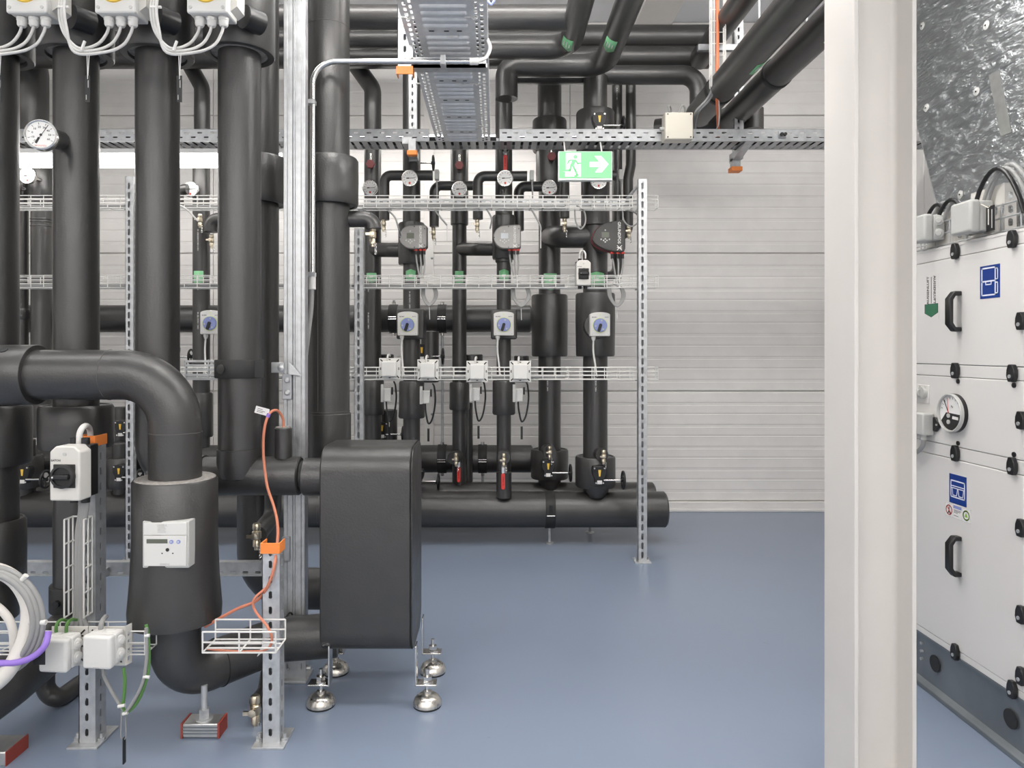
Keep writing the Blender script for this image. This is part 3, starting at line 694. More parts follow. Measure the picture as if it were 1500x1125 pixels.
# ---- white square junction boxes on slotted plates with hanging sensors
def mk_jbox():
    t = thing('junction_box', '', 'junction box'); h = .075
    part('mounting_plate', G().box(-h, h, -.003, 0, -h, h), 'wire_white', t, bevel=.001)
    g = G()
    for sx in (-1, 1):
        for sz in (-1, 1): g.strokes([((sx * .047, sz * .047), (sx * .063, sz * .063))], .008, FC((0, -.003, 0)), 0, .0004)
    for a in (-1, 1):
        g.strokes([((a * .064, -.006), (a * .064, .006))], .006, FC((0, -.003, 0)), 0, .0004); g.strokes([((-.004 * a, a * .064), (.004 * a, a * .064))], .006, FC((0, -.003, 0)), 0, .0004)
    part('plate_slot', g, 'black_matt', t)
    part('box', G().box(-.052, .052, -.055, -.003, -.055, .052), 'plastic_white', t, bevel=.008, seg=3)
    part('lid_print', G().box(-.02, .014, -.0556, -.055, -.048, -.045), 'plastic_grey', t)
    part('feed_cable', G().tube(smooth_path([(-.012, -.02, .05), (-.012, -.022, .085), (-.008, .02, .10), (-.006, .05, .09)]), .0075, 8), 'cable_white', t)
    return t
jp = ((571, 540), (627, 542), (699, 544), (762, 544)); nm = ('first white square junction box on the low basket, counted from the left', 'second white square junction box on the low basket, beside the handwheel', 'third white square junction box on the low basket', 'fourth white square junction box on the low basket, rightmost')
for (px, py), lab in zip(jp, nm): place('jbox', mk_jbox, P(px, py, 5.07), lab, 'white junction boxes on the low basket')
def mk_trans():
    t = thing('pipe_sensor', '', 'sensor')
    part('back_plate', G().box(-.045, -.025, -.01, .02, -.06, .07), 'plastic_white', t, bevel=.002)
    part('body', G().box(-.025, .03, -.03, .02, -.055, .04), 'plastic_white', t, bevel=.006)
    part('ridge', G().box(-.018, -.012, -.032, -.03, -.05, .035), 'plastic_grey', t)
    part('lever', G().box(.032, .044, -.01, .0, -.005, .05), 'black_matt', t, bevel=.002)
    part('black_lead', G().tube(smooth_path([(-.006, -.0, -.05), (.0, -.01, -.12), (.02, -.02, -.20), (.05, -.02, -.16), (.07, -.02, -.04), (.064, -.02, .06), (.05, 0, .09)]), .0065, 8), 'black', t)
    part('hanging_tag', G().box(.012, .028, -.026, -.024, -.33, -.235), 'black', t)
    part('tag_cord', G().cyl((.02, -.022, -.20), (.02, -.025, -.24), .0016, 6), 'cable_white', t)
    return t
for (px, py), lab in zip(((567, 577), (624, 580), (697, 576), (760, 577)), ('grey pipe sensor with looped black lead under the first junction box', 'grey pipe sensor with looped black lead under the second junction box', 'grey pipe sensor with black lead and tag under the third junction box', 'grey pipe sensor with black lead and tag under the fourth junction box')):
    place('trans', mk_trans, P(px, py, 5.25), lab, 'pipe sensors under the junction boxes')
# ---- rotary isolator switch
def mk_switch():
    t = thing('isolator_switch', '', 'switch')
    part('base', G().box(-.048, .048, -.018, .03, -.085, .085), 'black', t, bevel=.004)
    body = [(-.05, -.088), (.05, -.088), (.05, .07), (.03, .088), (-.03, .088), (-.05, .07)]
    part('cover', G().prism(body, FC((0, -.012, 0)), 0, .063), 'plastic_pale', t, bevel=.005)
    part('rotary_plate', G().box(-.036, .036, -.079, -.075, -.046, .03), 'black_matt', t, bevel=.002)
    k = part('rotary_knob', G().lathe([(.038, 0), (.038, .014), (.030, .016), (.030, .009), (.01, .009)], (0, -.078, -.008), (0, -1, 0), 28), 'black_matt', t)
    part('knob_grip', G().box(-.026, .026, -.103, -.086, -.0155, -.0005), 'black', k, bevel=.003)
    part('knob_mark', G().cyl((-.022, -.1035, -.008), (-.022, -.1045, -.008), .003, 8), 'plastic_white', k)
    g = G(); text(g, 'EATON', .0095, FC((-.029, -.0754, .042))); part('lettering', g, 'ink', t)
    part('cover_screw', G().cyl((0, -.075, .062), (0, -.0775, .062), .006, 10), 'plastic_grey', t)
    for x in (-.018, .022):
        part('cable_gland', G().cyl((x, -.0, -.085), (x, -.0, -.108), .014, 12), 'black', t)
        part('top_gland', G().cyl((x, -.0, .085), (x, -.0, .106), .013, 12), 'black', t)
    return t
sw = place('switch', mk_switch, P(853, 401, 5.07), 'small rotary isolator switch hung on the middle basket below the black pump', 'rotary isolator switches')
g = G(); b = V((0, 0, 0))
g.tube(smooth_path([(-.018, 0, .1), (-.018, 0, .14), (-.005, .02, .165), (.0, .05, .14)]), .006, 8).tube(smooth_path([(.022, 0, .1), (.022, 0, .14), (.01, .02, .165), (.004, .05, .14)]), .006, 8)
SWL = sw.location.copy(); g.v = [tuple(V(p) + SWL) for p in g.v]; part('supply_cable', g, 'cable_white', sw)
# spare bunches of grey cable looped below the middle basket
def loop(lab, px, py, w, h, Y, k=4, tag=True):
    c = P(px, py, Y); t = thing('cable_loop', lab, 'cable', c, 'looped spare cables on the rack'); sw_, sh = S(w, Y), S(h, Y)
    for i in range(k):
        j = i * .006
        part('strand', G().tube(smooth_path([c + V((-sw_ / 2 - j, .03, sh)), c + V((-sw_ * .45 - j, 0, sh * .3)), c + V((0, -.01 - j, -sh * .1 - j)), c + V((sw_ * .5 + j, -.005, sh * .25)), c + V((sw_ * .35 + j, 0, sh * .8)), c + V((-sw_ * .3, .03, sh * 1.1))]), .006, 8), 'cable_grey', t)
    if tag: part('cable_tie', G().cyl(c + V((0, -.012, -.012)), c + V((.004, -.012, -S(26, Y))), .0022, 6), 'cable_white', t)
loop('looped grey cables below the middle basket under the left grey pump', 629, 442, 15, 26, 5.16)
loop('ring of grey cables below the middle basket under the middle grey pump', 763, 443, 19, 28, 5.16)
loop('ring of grey cables below the middle basket near the rack end', 903, 443, 16, 26, 5.16)
loop('single grey cable drooping from the top basket near the rack end', 850, 333, 15, 30, 5.16, 1, False)
loop('single grey cable drooping beside the black pump at the post', 924, 330, 22, 22, 5.16, 1, False)
def hang(lab, pts, m='cable_grey', r=.0065, tag=None, Y=None):
    t = thing('hanging_cable', lab, 'cable', pts[-1], 'cables hanging from the top basket'); part('cable', G().tube(smooth_path(pts), r, 8), m, t)
    if tag: part('tag', G().cyl(V(pts[-1]), V(pts[-1]) - V((0, 0, tag)), .003, 6), 'cable_white', t)
hang('thin cable dangling from top basket left of left grey pump', [P(565, 305, 5.15), P(578, 318, 5.12), P(584, 335, 5.12), P(587, 345, 5.2)])
hang('thin cable with tag dangling between the grey pumps', [P(635, 305, 5.15), P(645, 318, 5.12), P(655, 330, 5.12)], tag=.11)
hang('thin cable with tag dangling from top basket right of middle pump', [P(775, 300, 5.15), P(784, 316, 5.12), P(791, 330, 5.12), P(792, 337, 5.12)], tag=.13)
hang('thin cable dangling from top basket left of the middle pump', [P(712, 305, 5.15), P(720, 320, 5.13), P(718, 335, 5.16)])
hang('white cable crossing the gap from top basket behind second pipe', [P(262, 300, 5.1), P(275, 308, 5.08), P(290, 324, 5.1)], 'cable_white')

# ---------------------------------------------------------------- slotted posts, wire baskets, trays
def channel_post(lab, x, Y, z0, z1, w=.06, d=.045, name='slotted_post', base=True, cap=None, slot=.013, pitch=.058, group=None, cap_top=True, hw=.0055, face=True):
    t = thing(name, lab, 'post', (x, Y, z0), group)
    L = z1 - z0; k = .35
    # local x up, local y to the left -> normal towards the viewer
    g = G().panel(FR((x + w / 2, Y, z0), (0, 0, 1), (-1, 0, 0)), L, [(0, w, pitch, slot, hw, .3)])
    part('web', g, 'galv', t, solid=.003)
    for s in (-1, 1):
        g = G().panel(FR((x + s * w / 2, Y, z0), (0, 0, 1), (0, 1, 0)), L, [(0, d, pitch, slot, hw * .8, .3)])
        part('flange', g, 'galv', t, solid=.003)
    part('slot_darkener', G().box(x - w / 2 + .004, x + w / 2 - .004, Y + d - .003, Y + d, z0 + .009, z1 - .002), 'galv_dark', t)  # closed back added to the channel so its slots look dark
    if base:
        b = part('base_plate', G().box(x - w * .95, x + w * .95, Y - .035, Y + d + .05, z0, z0 + .008), 'galv', t, bevel=.001)
        for sx in (-1, 1):
            part('anchor_bolt', G().cyl((x + sx * w * .75, Y + .02, z0 + .008), (x + sx * w * .75, Y + .02, z0 + .035), .007, 8).cyl((x + sx * w * .75, Y + .02, z0 + .008), (x + sx * w * .75, Y + .02, z0 + .018), .014, 6), 'galv', b)
    if cap:
        z = z1 if cap_top else z0
        g = G(); a = .005
        g.box(x - w / 2 - a, x + w / 2 + a, Y - a - .001, Y, z - .02, z + .02); g.box(x - w / 2 - a, x - w / 2, Y, Y + d + a, z - .02, z + .02); g.box(x + w / 2, x + w / 2 + a, Y, Y + d + a, z - .02, z + .02)
        part('orange_end_cap', g, 'orange', t, bevel=.001, label='orange plastic edge cap')
    return t
YP = 5.05
channel_post('slim slotted post at the right end of the pipe rack', PX(941, YP), YP, 0, PZ(262, YP), group='rack posts', slot=.023, pitch=.065, hw=.0085)
channel_post('slim slotted post of the rack just right of the collared pipe', PX(525, YP), YP, 0, PZ(334, YP), group='rack posts', slot=.023, pitch=.065, hw=.0085)
channel_post('slim slotted post standing between first and second tall pipe', PX(189, YP), YP, 0, PZ(258, YP), .052, group='rack posts', slot=.023, pitch=.065, hw=.0085)
def basket(lab, p0, L, wd, ht, step=.09, r=.003, dirx=V((1, 0, 0)), up=V((0, 0, 1)), m='wire_white', group=None, nside=2, nbot=2, skip=None):
    # p0: front lower corner; runs along dirx; opens towards up; depth along dep
    dirx = V(dirx).normalized(); up = V(up).normalized(); dep = up.cross(dirx)
    t = thing('wire_basket_tray', lab, 'cable tray', p0, group)
    p0 = V(p0)
    lw = mesh('long_wire', G().cyl((0, 0, 0), dirx * L, r, 6), m)
    offs = [up * (ht * k / nside) for k in range(nside + 1)] + [dep * wd + up * (ht * k / nside) for k in range(nside + 1)] + [dep * (wd * k / (nbot + 1)) for k in range(1, nbot + 1)]
    for o in offs: link_part('long_wire', lw, t, Matrix.Translation(o))
    cw = mesh('cross_wire', G().tube([up * ht, V(), dep * wd, dep * wd + up * ht], r, 6), m)
    n = int(L / step)
    for k in range(n + 1): link_part('cross_wire', cw, t, Matrix.Translation(dirx * (L * k / n)))
    return t
YB = YP + .055
xe = PX(964, YB)
BK = 'wire baskets along the rack'
for y, lab in ((304, 'topmost white wire basket along the rack, below the dials'), (421, 'middle white wire basket along the rack, below the pumps'), (556, 'lowest white wire basket, carrying the square junction boxes')):
    z = PZ(y, YB); up = V((0, 0, 1))
    b = basket(lab, (XL + .2, YB, z), xe - XL - .2, .11, .085, group=BK, nside=3)
    for k in range(2 if y != 556 else 1):
        part('carried_cable', G().tube([(XL + .25, YB + .03 + .022 * k, z + .012)] + [(XL + .6 + i * .45, YB + .03 + .022 * k + random.uniform(-.006, .006), z + .012 + random.uniform(0, .008)) for i in range(11)], .010, 8), 'cable_grey', b)
    for px in (941, 525, 189):
        part('bracket', G().box(PX(px, YP) - .02, PX(px, YP) + .02, YP + .045, YB + .115, z - .012, z - .004), 'galv', b)
# perforated slotted rail of the top basket
t = thing('slotted_rail', 'flat slotted steel rail lying behind the topmost wire basket', 'rail', P(545, 296, 5.24))
part('rail', G().panel(FC((PX(534, 5.24), 5.24, PZ(301, 5.24))), PX(938, 5.24) - PX(534, 5.24), [(0, .045, .06, .017, .007, .5)]), 'galv', t, solid=.002)
# diagonal brace at the rack end
single('diagonal_brace', G().tube([P(938, 268, 5.09), P(918, 292, 5.22)], .012, 6), 'galv', 'short diagonal steel brace at the top of the right rack post', 'brace')

# ---- perforated cable trays
ZT = 2.99; YA, YBk = 5.12, 5.34
def tray(lab, x0, x1, rail_x1=None):
    t = thing('cable_tray', lab, 'cable tray', ((x0 + x1) / 2, YA, ZT), 'perforated steel cable trays')
    L = x1 - x0; Lr = (rail_x1 or x1) - x0
    part('front_rail', G().panel(FC((x0, YA, ZT)), Lr, [(0, .012, 1, 0, 0, 0), (.012, .042, .093, .017, .0055, .25), (.042, .074, .093, .017, .0055, .75), (.074, .085, 1, 0, 0, 0)]), 'galv_tray', t, solid=.0015)
    part('back_rail', G().panel(FC((x0, YBk, ZT)), L, [(0, .085, .09, .017, .0055, .25)]), 'galv_tray', t, solid=.0015)
    Wd = YBk - YA
    part('bottom', G().panel(FR((x0, YA, ZT), (1, 0, 0), (0, 1, 0)), L, [(0, .02, 1, 0, 0, 0), (.02, Wd * .5, .06, .010, Wd * .2, .2), (Wd * .5, Wd - .02, .06, .010, Wd * .2, .2), (Wd - .02, Wd, 1, 0, 0, 0)]), 'galv_tray', t, solid=.0015)
    for q_ in range(4):
        part('carried_cable', G().tube([(x0 + .02 + (L - .04) * i / 12, YA + .03 + .045 * q_ + random.uniform(-.008, .008), ZT + .02 + .012 * (q_ % 2)) for i in range(13)], .018, 8), 'black_matt', t)  # dark cables added behind the rail so the tray slots look dark
    part('top_lip', G().box(x0, x0 + Lr, YA, YA + .008, ZT + .083, ZT + .086), 'galv_tray', t)
    return t
xj0, xj1 = PX(629, YA), PX(731, YA)
tl = tray('perforated steel cable tray running behind the tall pipes and under the glowing lamp line', XL + .05, xj1, xj0)
trr = tray('perforated steel cable tray crossing above the exit sign to the column', xj1 + .004, XR - .02)
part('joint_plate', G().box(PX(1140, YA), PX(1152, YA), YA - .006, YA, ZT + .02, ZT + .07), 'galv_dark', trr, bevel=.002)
for px in (1144, 1149): part('joint_bolt', G().cyl((PX(px, YA), YA - .006, ZT + .045), (PX(px, YA), YA - .022, ZT + .045), .012, 10), 'black', trr)
# the tray that comes from above the viewer
xa, xb = -.419, -.033; y0t, y1t = 1.2, YA
lt = thing('ladder_tray', 'perforated ribbed cable tray overhead running from the viewer to the cross tray', 'cable tray', ((xa + xb) / 2, 3.5, ZT))
Wt = xb - xa
M = FR((xb, y0t, ZT), (0, 1, 0), (-1, 0, 0)); L = y1t - y0t
part('bottom', G().panel(M, L, [(0, .012, 1, 0, 0, 0), (.012, .040, .05, .015, .008, .2), (.040, .062, .05, .015, .006, .7), (.062, Wt - .062, 1, 0, 0, 0), (Wt - .062, Wt - .04, .05, .015, .006, .7), (Wt - .04, Wt - .012, .05, .015, .008, .2), (Wt - .012, Wt, 1, 0, 0, 0)]), 'galv_floorlit', lt, solid=.0015)
for x, n_ in ((xa, 'side_rail'), (xb, 'side_rail')):
    part(n_, G().panel(FR((x, y0t, ZT), (0, 1, 0), (0, 0, 1)), L, [(0, .085, .06, .017, .007, .3)]), 'galv_floorlit', lt, solid=.0015)
rg = G(); Mr = FR((0, 0, 0), (1, 0, 0), (0, -1, 0)); rr_ = [rrect(-.105 + e, .105 - e, -.013 + e, .013 - e, .0125 - e, 4) for e in (0, .003, .0075)]
for pa, pb, za, zb2 in ((rr_[0], rr_[1], 0, .008), (rr_[1], rr_[2], .008, .012)):
    n_ = len(pa); rg.add([(x, y, za) for x, y in pa] + [(x, y, zb2) for x, y in pb], [(i, (i + 1) % n_, n_ + (i + 1) % n_, n_ + i) for i in range(n_)], Mr)
rg.add([(x, y, .012) for x, y in rr_[2]], [tuple(range(len(rr_[2])))], Mr)
rib = mesh('rib', rg, 'galv_floorlit', 60)
slot = mesh('rib_slot', G().prism(rrect(-.012, .012, -.0045, .0045, .004, 3), FR((0, 0, 0), (1, 0, 0), (0, -1, 0)), 0, .0012), 'black_matt')
k = 0; yy = y0t + .04
while yy < y1t - .03:
    if k % 5 == 4:
        for dx in (-.07, .0, .06): link_part('slot', slot, lt, Matrix.Translation((dx, yy - 3.5, -.0025)))
    else: link_part('rib', rib, lt, Matrix.Translation((0, yy - 3.5, -.002)))
    yy += .062; k += 1
for px, py, Y in ((594, 17, 3.2), (690, 20, 3.2), (616, 120, 4.0), (696, 125, 4.0), (663, 45, 3.4), (708, 168, 4.75), (703, 175, 4.8), (675, 120, 4.0)):
    c = V((PX(px, Y), Y, ZT - .006)); part('cable_tie', G().tube([c + V((-.03, 0, .0)), c, c + V((.01, .012, -.006)), c + V((.03, -.006, 0))], .004, 6), 'plastic_white', lt)
# hangers and brackets
channel_post('slotted hanger with orange cap beside the overhead ribbed tray', PX(593, 3.5), 3.5, PZ(103, 3.5), ZC, .072, .05, 'slotted_hanger', False, True, cap_top=False, group='tray hangers', slot=.016, hw=.007)
single('tray_bracket', G().box(PX(603, 3.52), PX(714, 3.52), 3.50, 3.56, PZ(99, 3.5), PZ(93, 3.5)).box(PX(603, 3.52), PX(712, 3.52), 3.50, 3.504, PZ(99, 3.5), PZ(84, 3.5)), 'galv', 'steel bracket arm under the overhead ribbed tray beside the bent conduit', 'bracket')
channel_post('slotted hanger behind the overhead tray with orange cap below cross tray', PX(604, 5.42), 5.42, PZ(236, 5.42), ZC, .06, .05, 'slotted_hanger', False, None, group='tray hangers', slot=.016, hw=.007)
g = G().box(PX(600, 5.2) - .03, PX(600, 5.2) + .04, 5.0, 5.45, ZT - .055, ZT - .006)
t = thing('bracket_arm', 'steel bracket arm with orange tip under the cross tray above left pump', 'bracket', P(604, 240, 5.0)); part('arm', g, 'galv', t, bevel=.003)
zz = ZT - .055; xx = PX(604, 5.0)
part('arm_tip', G().box(xx - .026, xx + .026, 4.985, 5.0, zz - .05, zz + .03), 'galv', t, bevel=.002)
part('orange_tip', G().box(xx - .034, xx + .034, 4.975, 5.03, zz - .082, zz - .05), 'orange', t, bevel=.002, label='orange plastic end cap')
t = channel_post('slotted hanger behind the right half of the cross tray', PX(1082, 5.42), 5.42, PZ(232, 5.42), ZC, .066, .05, 'slotted_hanger', False, None, group='tray hangers', slot=.016, hw=.007)
t = thing('bracket_arm', 'steel bracket arm with orange tip under the cross tray near the column', 'bracket', P(1081, 240, 5.35))
xx = PX(1081, 5.35)
part('arm', G().prism([(5.09, ZT - .008), (5.46, ZT - .008), (5.46, ZT - .075), (5.40, ZT - .075)], FR((xx - .03, 0, 0), (0, 1, 0), (0, 0, 1)), 0, .06), 'galv', t, bevel=.002)
part('arm_tip', G().box(xx - .03, xx + .03, 5.38, 5.44, ZT - .12, ZT - .05), 'galv', t)
part('orange_tip', G().box(xx - .042, xx + .04, 5.365, 5.45, ZT - .15, ZT - .118), 'orange', t, bevel=.002, label='orange plastic end cap')

# ---- exit sign
c = P(857.5, 241.5, 5.03); wS, hS = S(79, 5.03), S(40, 5.03)
t = thing('exit_sign', 'lit green emergency exit sign with running figure and white arrow', 'sign', c)
part('case', G().box(c.x - wS / 2, c.x + wS / 2, c.y, c.y + .05, c.z - hS / 2 - .012, c.z + hS / 2), 'sign_case', t, bevel=.003)
part('green_panel', G().box(c.x - wS / 2 + .006, c.x + wS / 2 - .006, c.y - .004, c.y + .002, c.z - hS / 2 + .004, c.z + hS / 2 - .004), 'sign_green', t)
M = FC((c.x, c.y - .0045, c.z)); u = wS / 1240      # units of the enlarged view: 1240 across
def q(x, y): return ((x - 755) * u, (410 - y) * u)
door = G().prism([q(305, 140), q(305, 520), q(290, 590), q(285, 680), q(650, 680), q(650, 140)], M, 0, .0006)
door.prism([q(235, 545), q(235, 575), q(330, 575), q(330, 540)], M, 0, .0006)
dr = part('doorway', door, 'sign_white', t)
g = G().prism([q(850, 345), q(850, 460), q(1075, 460), q(975, 585), q(1130, 585), q(1285, 398), q(1115, 210), q(960, 210), q(1075, 345)], M, 0, .0006)
part('arrow', g, 'sign_white', t)
g = G(); z0, z1 = .0016, .0024
g.prism([(x * 1., y) for x, y in circ(*q(522, 232), 46 * u, 18)], M, z0, z1)
g.prism([q(400, 295), q(515, 290), q(545, 320), q(480, 440), q(450, 455), q(405, 430), q(440, 330)], M, z0, z1)
g.strokes([(q(415, 305), q(370, 330)), (q(370, 330), q(345, 385)), (q(530, 310), q(575, 385)), (q(575, 385), q(635, 378))], 34 * u, M, z0 + .0002, z1 + .0002)
g.strokes([(q(425, 425), q(400, 540)), (q(400, 540), q(255, 548)), (q(465, 430), q(520, 540)), (q(520, 540), q(565, 650)), (q(565, 650), q(520, 672))], 46 * u, M, z0 + .0004, z1 + .0004)
part('running_figure', g, 'sign_green', dr)
for x in (-.14, .12): part('suspension', G().cyl((c.x + x, c.y + .03, c.z + hS / 2), (c.x + x, YA + .02, ZT), .006, 8), 'plastic_white', t)
# ---- beige junction box on the tray
c = P(992.5, 187, 5.06); t = thing('tray_junction_box', 'square beige junction box fixed on the cross tray right of the exit sign', 'junction box', c)
part('body', G().box(c.x - .098, c.x + .098, 5.02, 5.12, c.z - .095, c.z + .095), 'beige', t, bevel=.006)
part('lid', G().box(c.x - .096, c.x + .096, 5.012, 5.021, c.z - .093, c.z + .093), 'beige', t, bevel=.004)
for sx in (-1, 1):
    for sz in (-1, 1): part('lid_screw', G().cyl((c.x + sx * .08, 5.012, c.z + sz * .08), (c.x + sx * .08, 5.009, c.z + sz * .08), .005, 8), 'black_matt', t)
part('gland', G().cyl((c.x - .096, 5.06, c.z - .01), (c.x - .125, 5.06, c.z - .01), .014, 12), 'plastic_grey', t)
part('top_cable', G().tube(smooth_path([(c.x - .06, 5.06, c.z + .09), (c.x - .062, 5.06, c.z + .15), (c.x - .04, 5.09, c.z + .14), (c.x - .04, 5.12, c.z + .05)]), .006, 8), 'cable_grey', t)
part('top_cable', G().tube(smooth_path([(c.x + .0, 5.06, c.z + .09), (c.x + .03, 5.05, c.z + .15), (c.x + .055, 5.07, c.z + .13), (c.x + .06, 5.12, c.z + .04)]), .006, 8), 'cable_grey', t)
# ---- vertical basket with orange cable, upper right
Yv = 4.95; zb = PZ(130, Yv)
b = basket('vertical white wire basket with grey and orange cables left of the sloping pipes', (PX(1059.5, Yv), Yv, zb), ZC - zb, S(20, Yv), .05, step=.075, r=.003, dirx=(0, 0, 1), up=(0, -1, 0), nbot=2)
part('orange_cable', G().tube(smooth_path([P(1050, -60, Yv), P(1051, 60, Yv), P(1050, 128, Yv), P(1051, 160, 5.05), P(1052, 188, 5.2), P(1052, 200, 5.25)]), .011, 10), 'cable_orange', b)
for k, px in enumerate((1044, 1046.5)):
    part('grey_cable', G().tube(smooth_path([P(px, -60, Yv + .01), P(px, 60, Yv + .01), P(px - 1, 125, Yv), P(px - 8 + k, 145, 5.0), P(px - 24 + k, 163, 5.05), P(px - 29 + k, 180, 5.15), P(px - 29 + k, 198, 5.2)]), .010, 10), 'cable_grey', b)
part('white_cable', G().tube(smooth_path([P(1047, 128, Yv), P(1053, 150, 5.0), P(1053, 180, 5.1), P(1048, 192, 5.2)]), .005, 8), 'cable_white', b)
t = thing('strut_bracket', 'short galvanized strut bracket behind the vertical basket with orange cable', 'bracket', P(1060, 72, 5.2))
part('strut', G().box(PX(1022, 5.2), PX(1088, 5.2), 5.18, 5.22, PZ(75, 5.2), PZ(66, 5.2)), 'galv_dark', t, bevel=.002)
part('hanger_rod', G().cyl((PX(1077, 5.2), 5.2, PZ(72, 5.2)), (PX(1077, 5.2), 5.2, ZC), .012, 8), 'galv', t)
# ================================================================ overhead pipes
OV = 'black insulated pipes under the roof'
def opipe(lab, pts, r, bend=.15, n=32):
    t = thing('overhead_pipe', lab, 'pipe', pts[0], OV); run(t, pts, r, bend, n=n); return t
opipe('topmost of the stacked horizontal pipes behind the exit sign area', [(XL, 5.75, PZ(55, 5.75)), P(1038, 55, 5.75)], S(17.5, 5.75))
opipe('second of the stacked horizontal overhead pipes, just below the topmost', [(XL, 5.72, PZ(84, 5.72)), P(1038, 84, 5.72)], S(16, 5.72))
opipe('overhead pipe turning down in an elbow left of the orange cable', [P(745, 110, 5.6), P(1024, 110, 5.6), P(1024, 182, 5.6)], S(13.5, 5.6), .13)
opipe('upper overhead pipe crossing behind the ribbed tray and the conduit', [(XL, 4.6, PZ(26, 4.6)), P(835, 26, 4.6)], S(18, 4.6))
opipe('dark overhead pipe behind the conduit, lower of the two there', [(XL, 5.3, PZ(57, 5.3)), P(640, 57, 5.3)], S(15, 5.3))
t = opipe('overhead pipe with green label, bending left, the left of the pair', [(.52, 1.0, 3.605), (.52, 5.0, 3.605), (PX(716, 5.0), 5.0, 3.605)], .078, .17)
t2 = opipe('overhead pipe with green label, bending left, the right of the pair', [(.81, 1.0, 3.605), (.81, 5.32, 3.605), (PX(742, 5.32), 5.32, 3.605), (PX(742, 5.32), 5.32, PZ(145, 5.32))], .083, [.18, .09])
def arrow_patch(parent, X, z, r, Y, L=.15, ang0=-.55, ang=.5):
    # sticker wrapped round a pipe that runs along Y, on its underside facing the viewer's side
    g = G(); n = 8; vs = []; fs = []
    for i in range(n + 1):
        a = ang0 - ang + 2 * ang * i / n; tip = (1 - abs(2 * i / n - 1)) * .04
        x = X + (r + .0012) * math.sin(a); zz = z - (r + .0012) * math.cos(a)
        vs += [(x, Y + tip, zz), (x, Y - L, zz)]
    for i in range(n): fs.append((2 * i, 2 * i + 1, 2 * i + 3, 2 * i + 2))
    o = part('flow_label', g.add(vs, fs), 'green_tag', parent, label='green flow direction label'); md = o.modifiers.new('s', 'SOLIDIFY'); md.thickness = .0008
    e = V((X + (r + .0025) * math.sin(ang0), Y - L / 2, z - (r + .0025) * math.cos(ang0))); ux = V((math.cos(ang0), 0, math.sin(ang0)))
    part('label_print', G().strokes([((-.02, .02), (-.02, -.03)), ((.0, .03), (.0, -.04)), ((.02, .01), (.02, -.03))], .006, FR(e, ux, (0, -1, 0)), -.002, .001), 'paper', o)
arrow_patch(t, .52, 3.605, .078, 4.86); arrow_patch(t2, .81, 3.605, .083, 4.86)
t3 = opipe('thick black pipe sloping toward the viewer, nearer the column, with clamp', [(1.87, .6, 3.33), (1.87, 5.75, 3.33), (1.35, 6.0, 3.33)], .096, .2)
t4 = opipe('thick black pipe toward the viewer in the middle of three at upper right', [(1.585, .6, 3.33), (1.585, 5.58, 3.33)], .10, .2)
t5 = opipe('black pipe toward the viewer, leftmost of three at the upper right', [(1.62, .6, 3.74), (1.62, 5.68, 3.80)], .082, .15)
t6 = opipe('short dark upright stub under the rightmost sloping pipe', [P(1104, 160, 5.6), P(1104, 190, 5.6)], S(14, 5.6))
clamp_ring(t3, (1.87, 4.75, 3.33), (0, 1, 0), .096, .05, 'black_matt'); clamp_ring(t4, (1.585, 5.05, 3.33), (0, 1, 0), .10, .05, 'black_matt')
arrow_patch(t3, 1.87, 3.33, .096, 4.05, .14, .3, .45); arrow_patch(t4, 1.585, 3.33, .10, 4.5, .14, .55, .45)
for tt, X in ((t3, 1.87), (t4, 1.585), (t5, 1.62)):
    z = 3.72 if tt is t5 else 3.33
    for Y in (4.3, 3.0): part('hanger_rod', G().cyl((X, Y, z + .09), (X, Y, ZC), .006, 8), 'galv', tt)

# ================================================================ foreground risers
Yp = 3.12; rp = .0895
TP = 'tall pipes in the left foreground'
def tall(lab, px, zbot, r=rp, Y=Yp, ztop=ZC):
    x = PX(px, Y); t = thing('tall_pipe', lab, 'pipe', (x, Y, max(0, zbot)), TP); return t, x
ztc = PZ(62, Yp)
rc = RV(108, Yp, 300)
# P0 .. P3: vertical pipe, top valve collar
labs = ('tall black pipe cut off by the left picture edge', 'first full tall black pipe from the left, with the big dial', 'second tall black pipe from the left edge, behind the curved foreground pipe', 'third tall black pipe, clamped to the galvanized column')
TALL = []
for k, px in enumerate((-7, 112, 231, 351)):
    zb = [.8, .30, .95, 1.01][k]
    t, x = tall(labs[k], px, zb); TALL.append((t, x))
    if k in (0, 1):
        cylpart('pipe_section', (x, Yp, .33), (x, Yp, ZC), rp, 'foam', t, 40)
        sleeve(t, px, Yp, 593, 655 if k else 680, 114, 0, 'flange_cover', hollow=1)
    elif k == 2:
        run(t, [(x, Yp, ZC), (x, Yp, PZ(697, Yp)), (PX(300, Yp), Yp, PZ(697, Yp))], rp, .15, 'pipe_run', n=40)
    else:
        cylpart('pipe_section', (x, Yp, PZ(690, Yp)), (x, Yp, ZC), rp, 'foam', t, 40)
        part('rounded_branch_end', G().lathe([(.02, -.02), (.06, -.014), (.085, 0), (rp + .001, .03), (rp + .001, .12)], (x, Yp - .012, PZ(697, Yp)), (0, 0, 1), 36), 'foam', t)
    # big collar at the top
    z0 = PZ([64, 62, 62, 60][k], Yp - rc)
    part('valve_collar', G().lathe([(rp + .01, .02), (rc - .035, .02), (rc - .03, 0), (rc - .004, 0), (rc, .006), (rc, .5), (rc - .02, .5), (rp, .49)], (x, Yp, z0), (0, 0, 1), 48), 'foam', t)
sleeve(TALL[0][0], -7, Yp, 760, 850, 96, 0, 'insulation_sleeve', hollow=1)
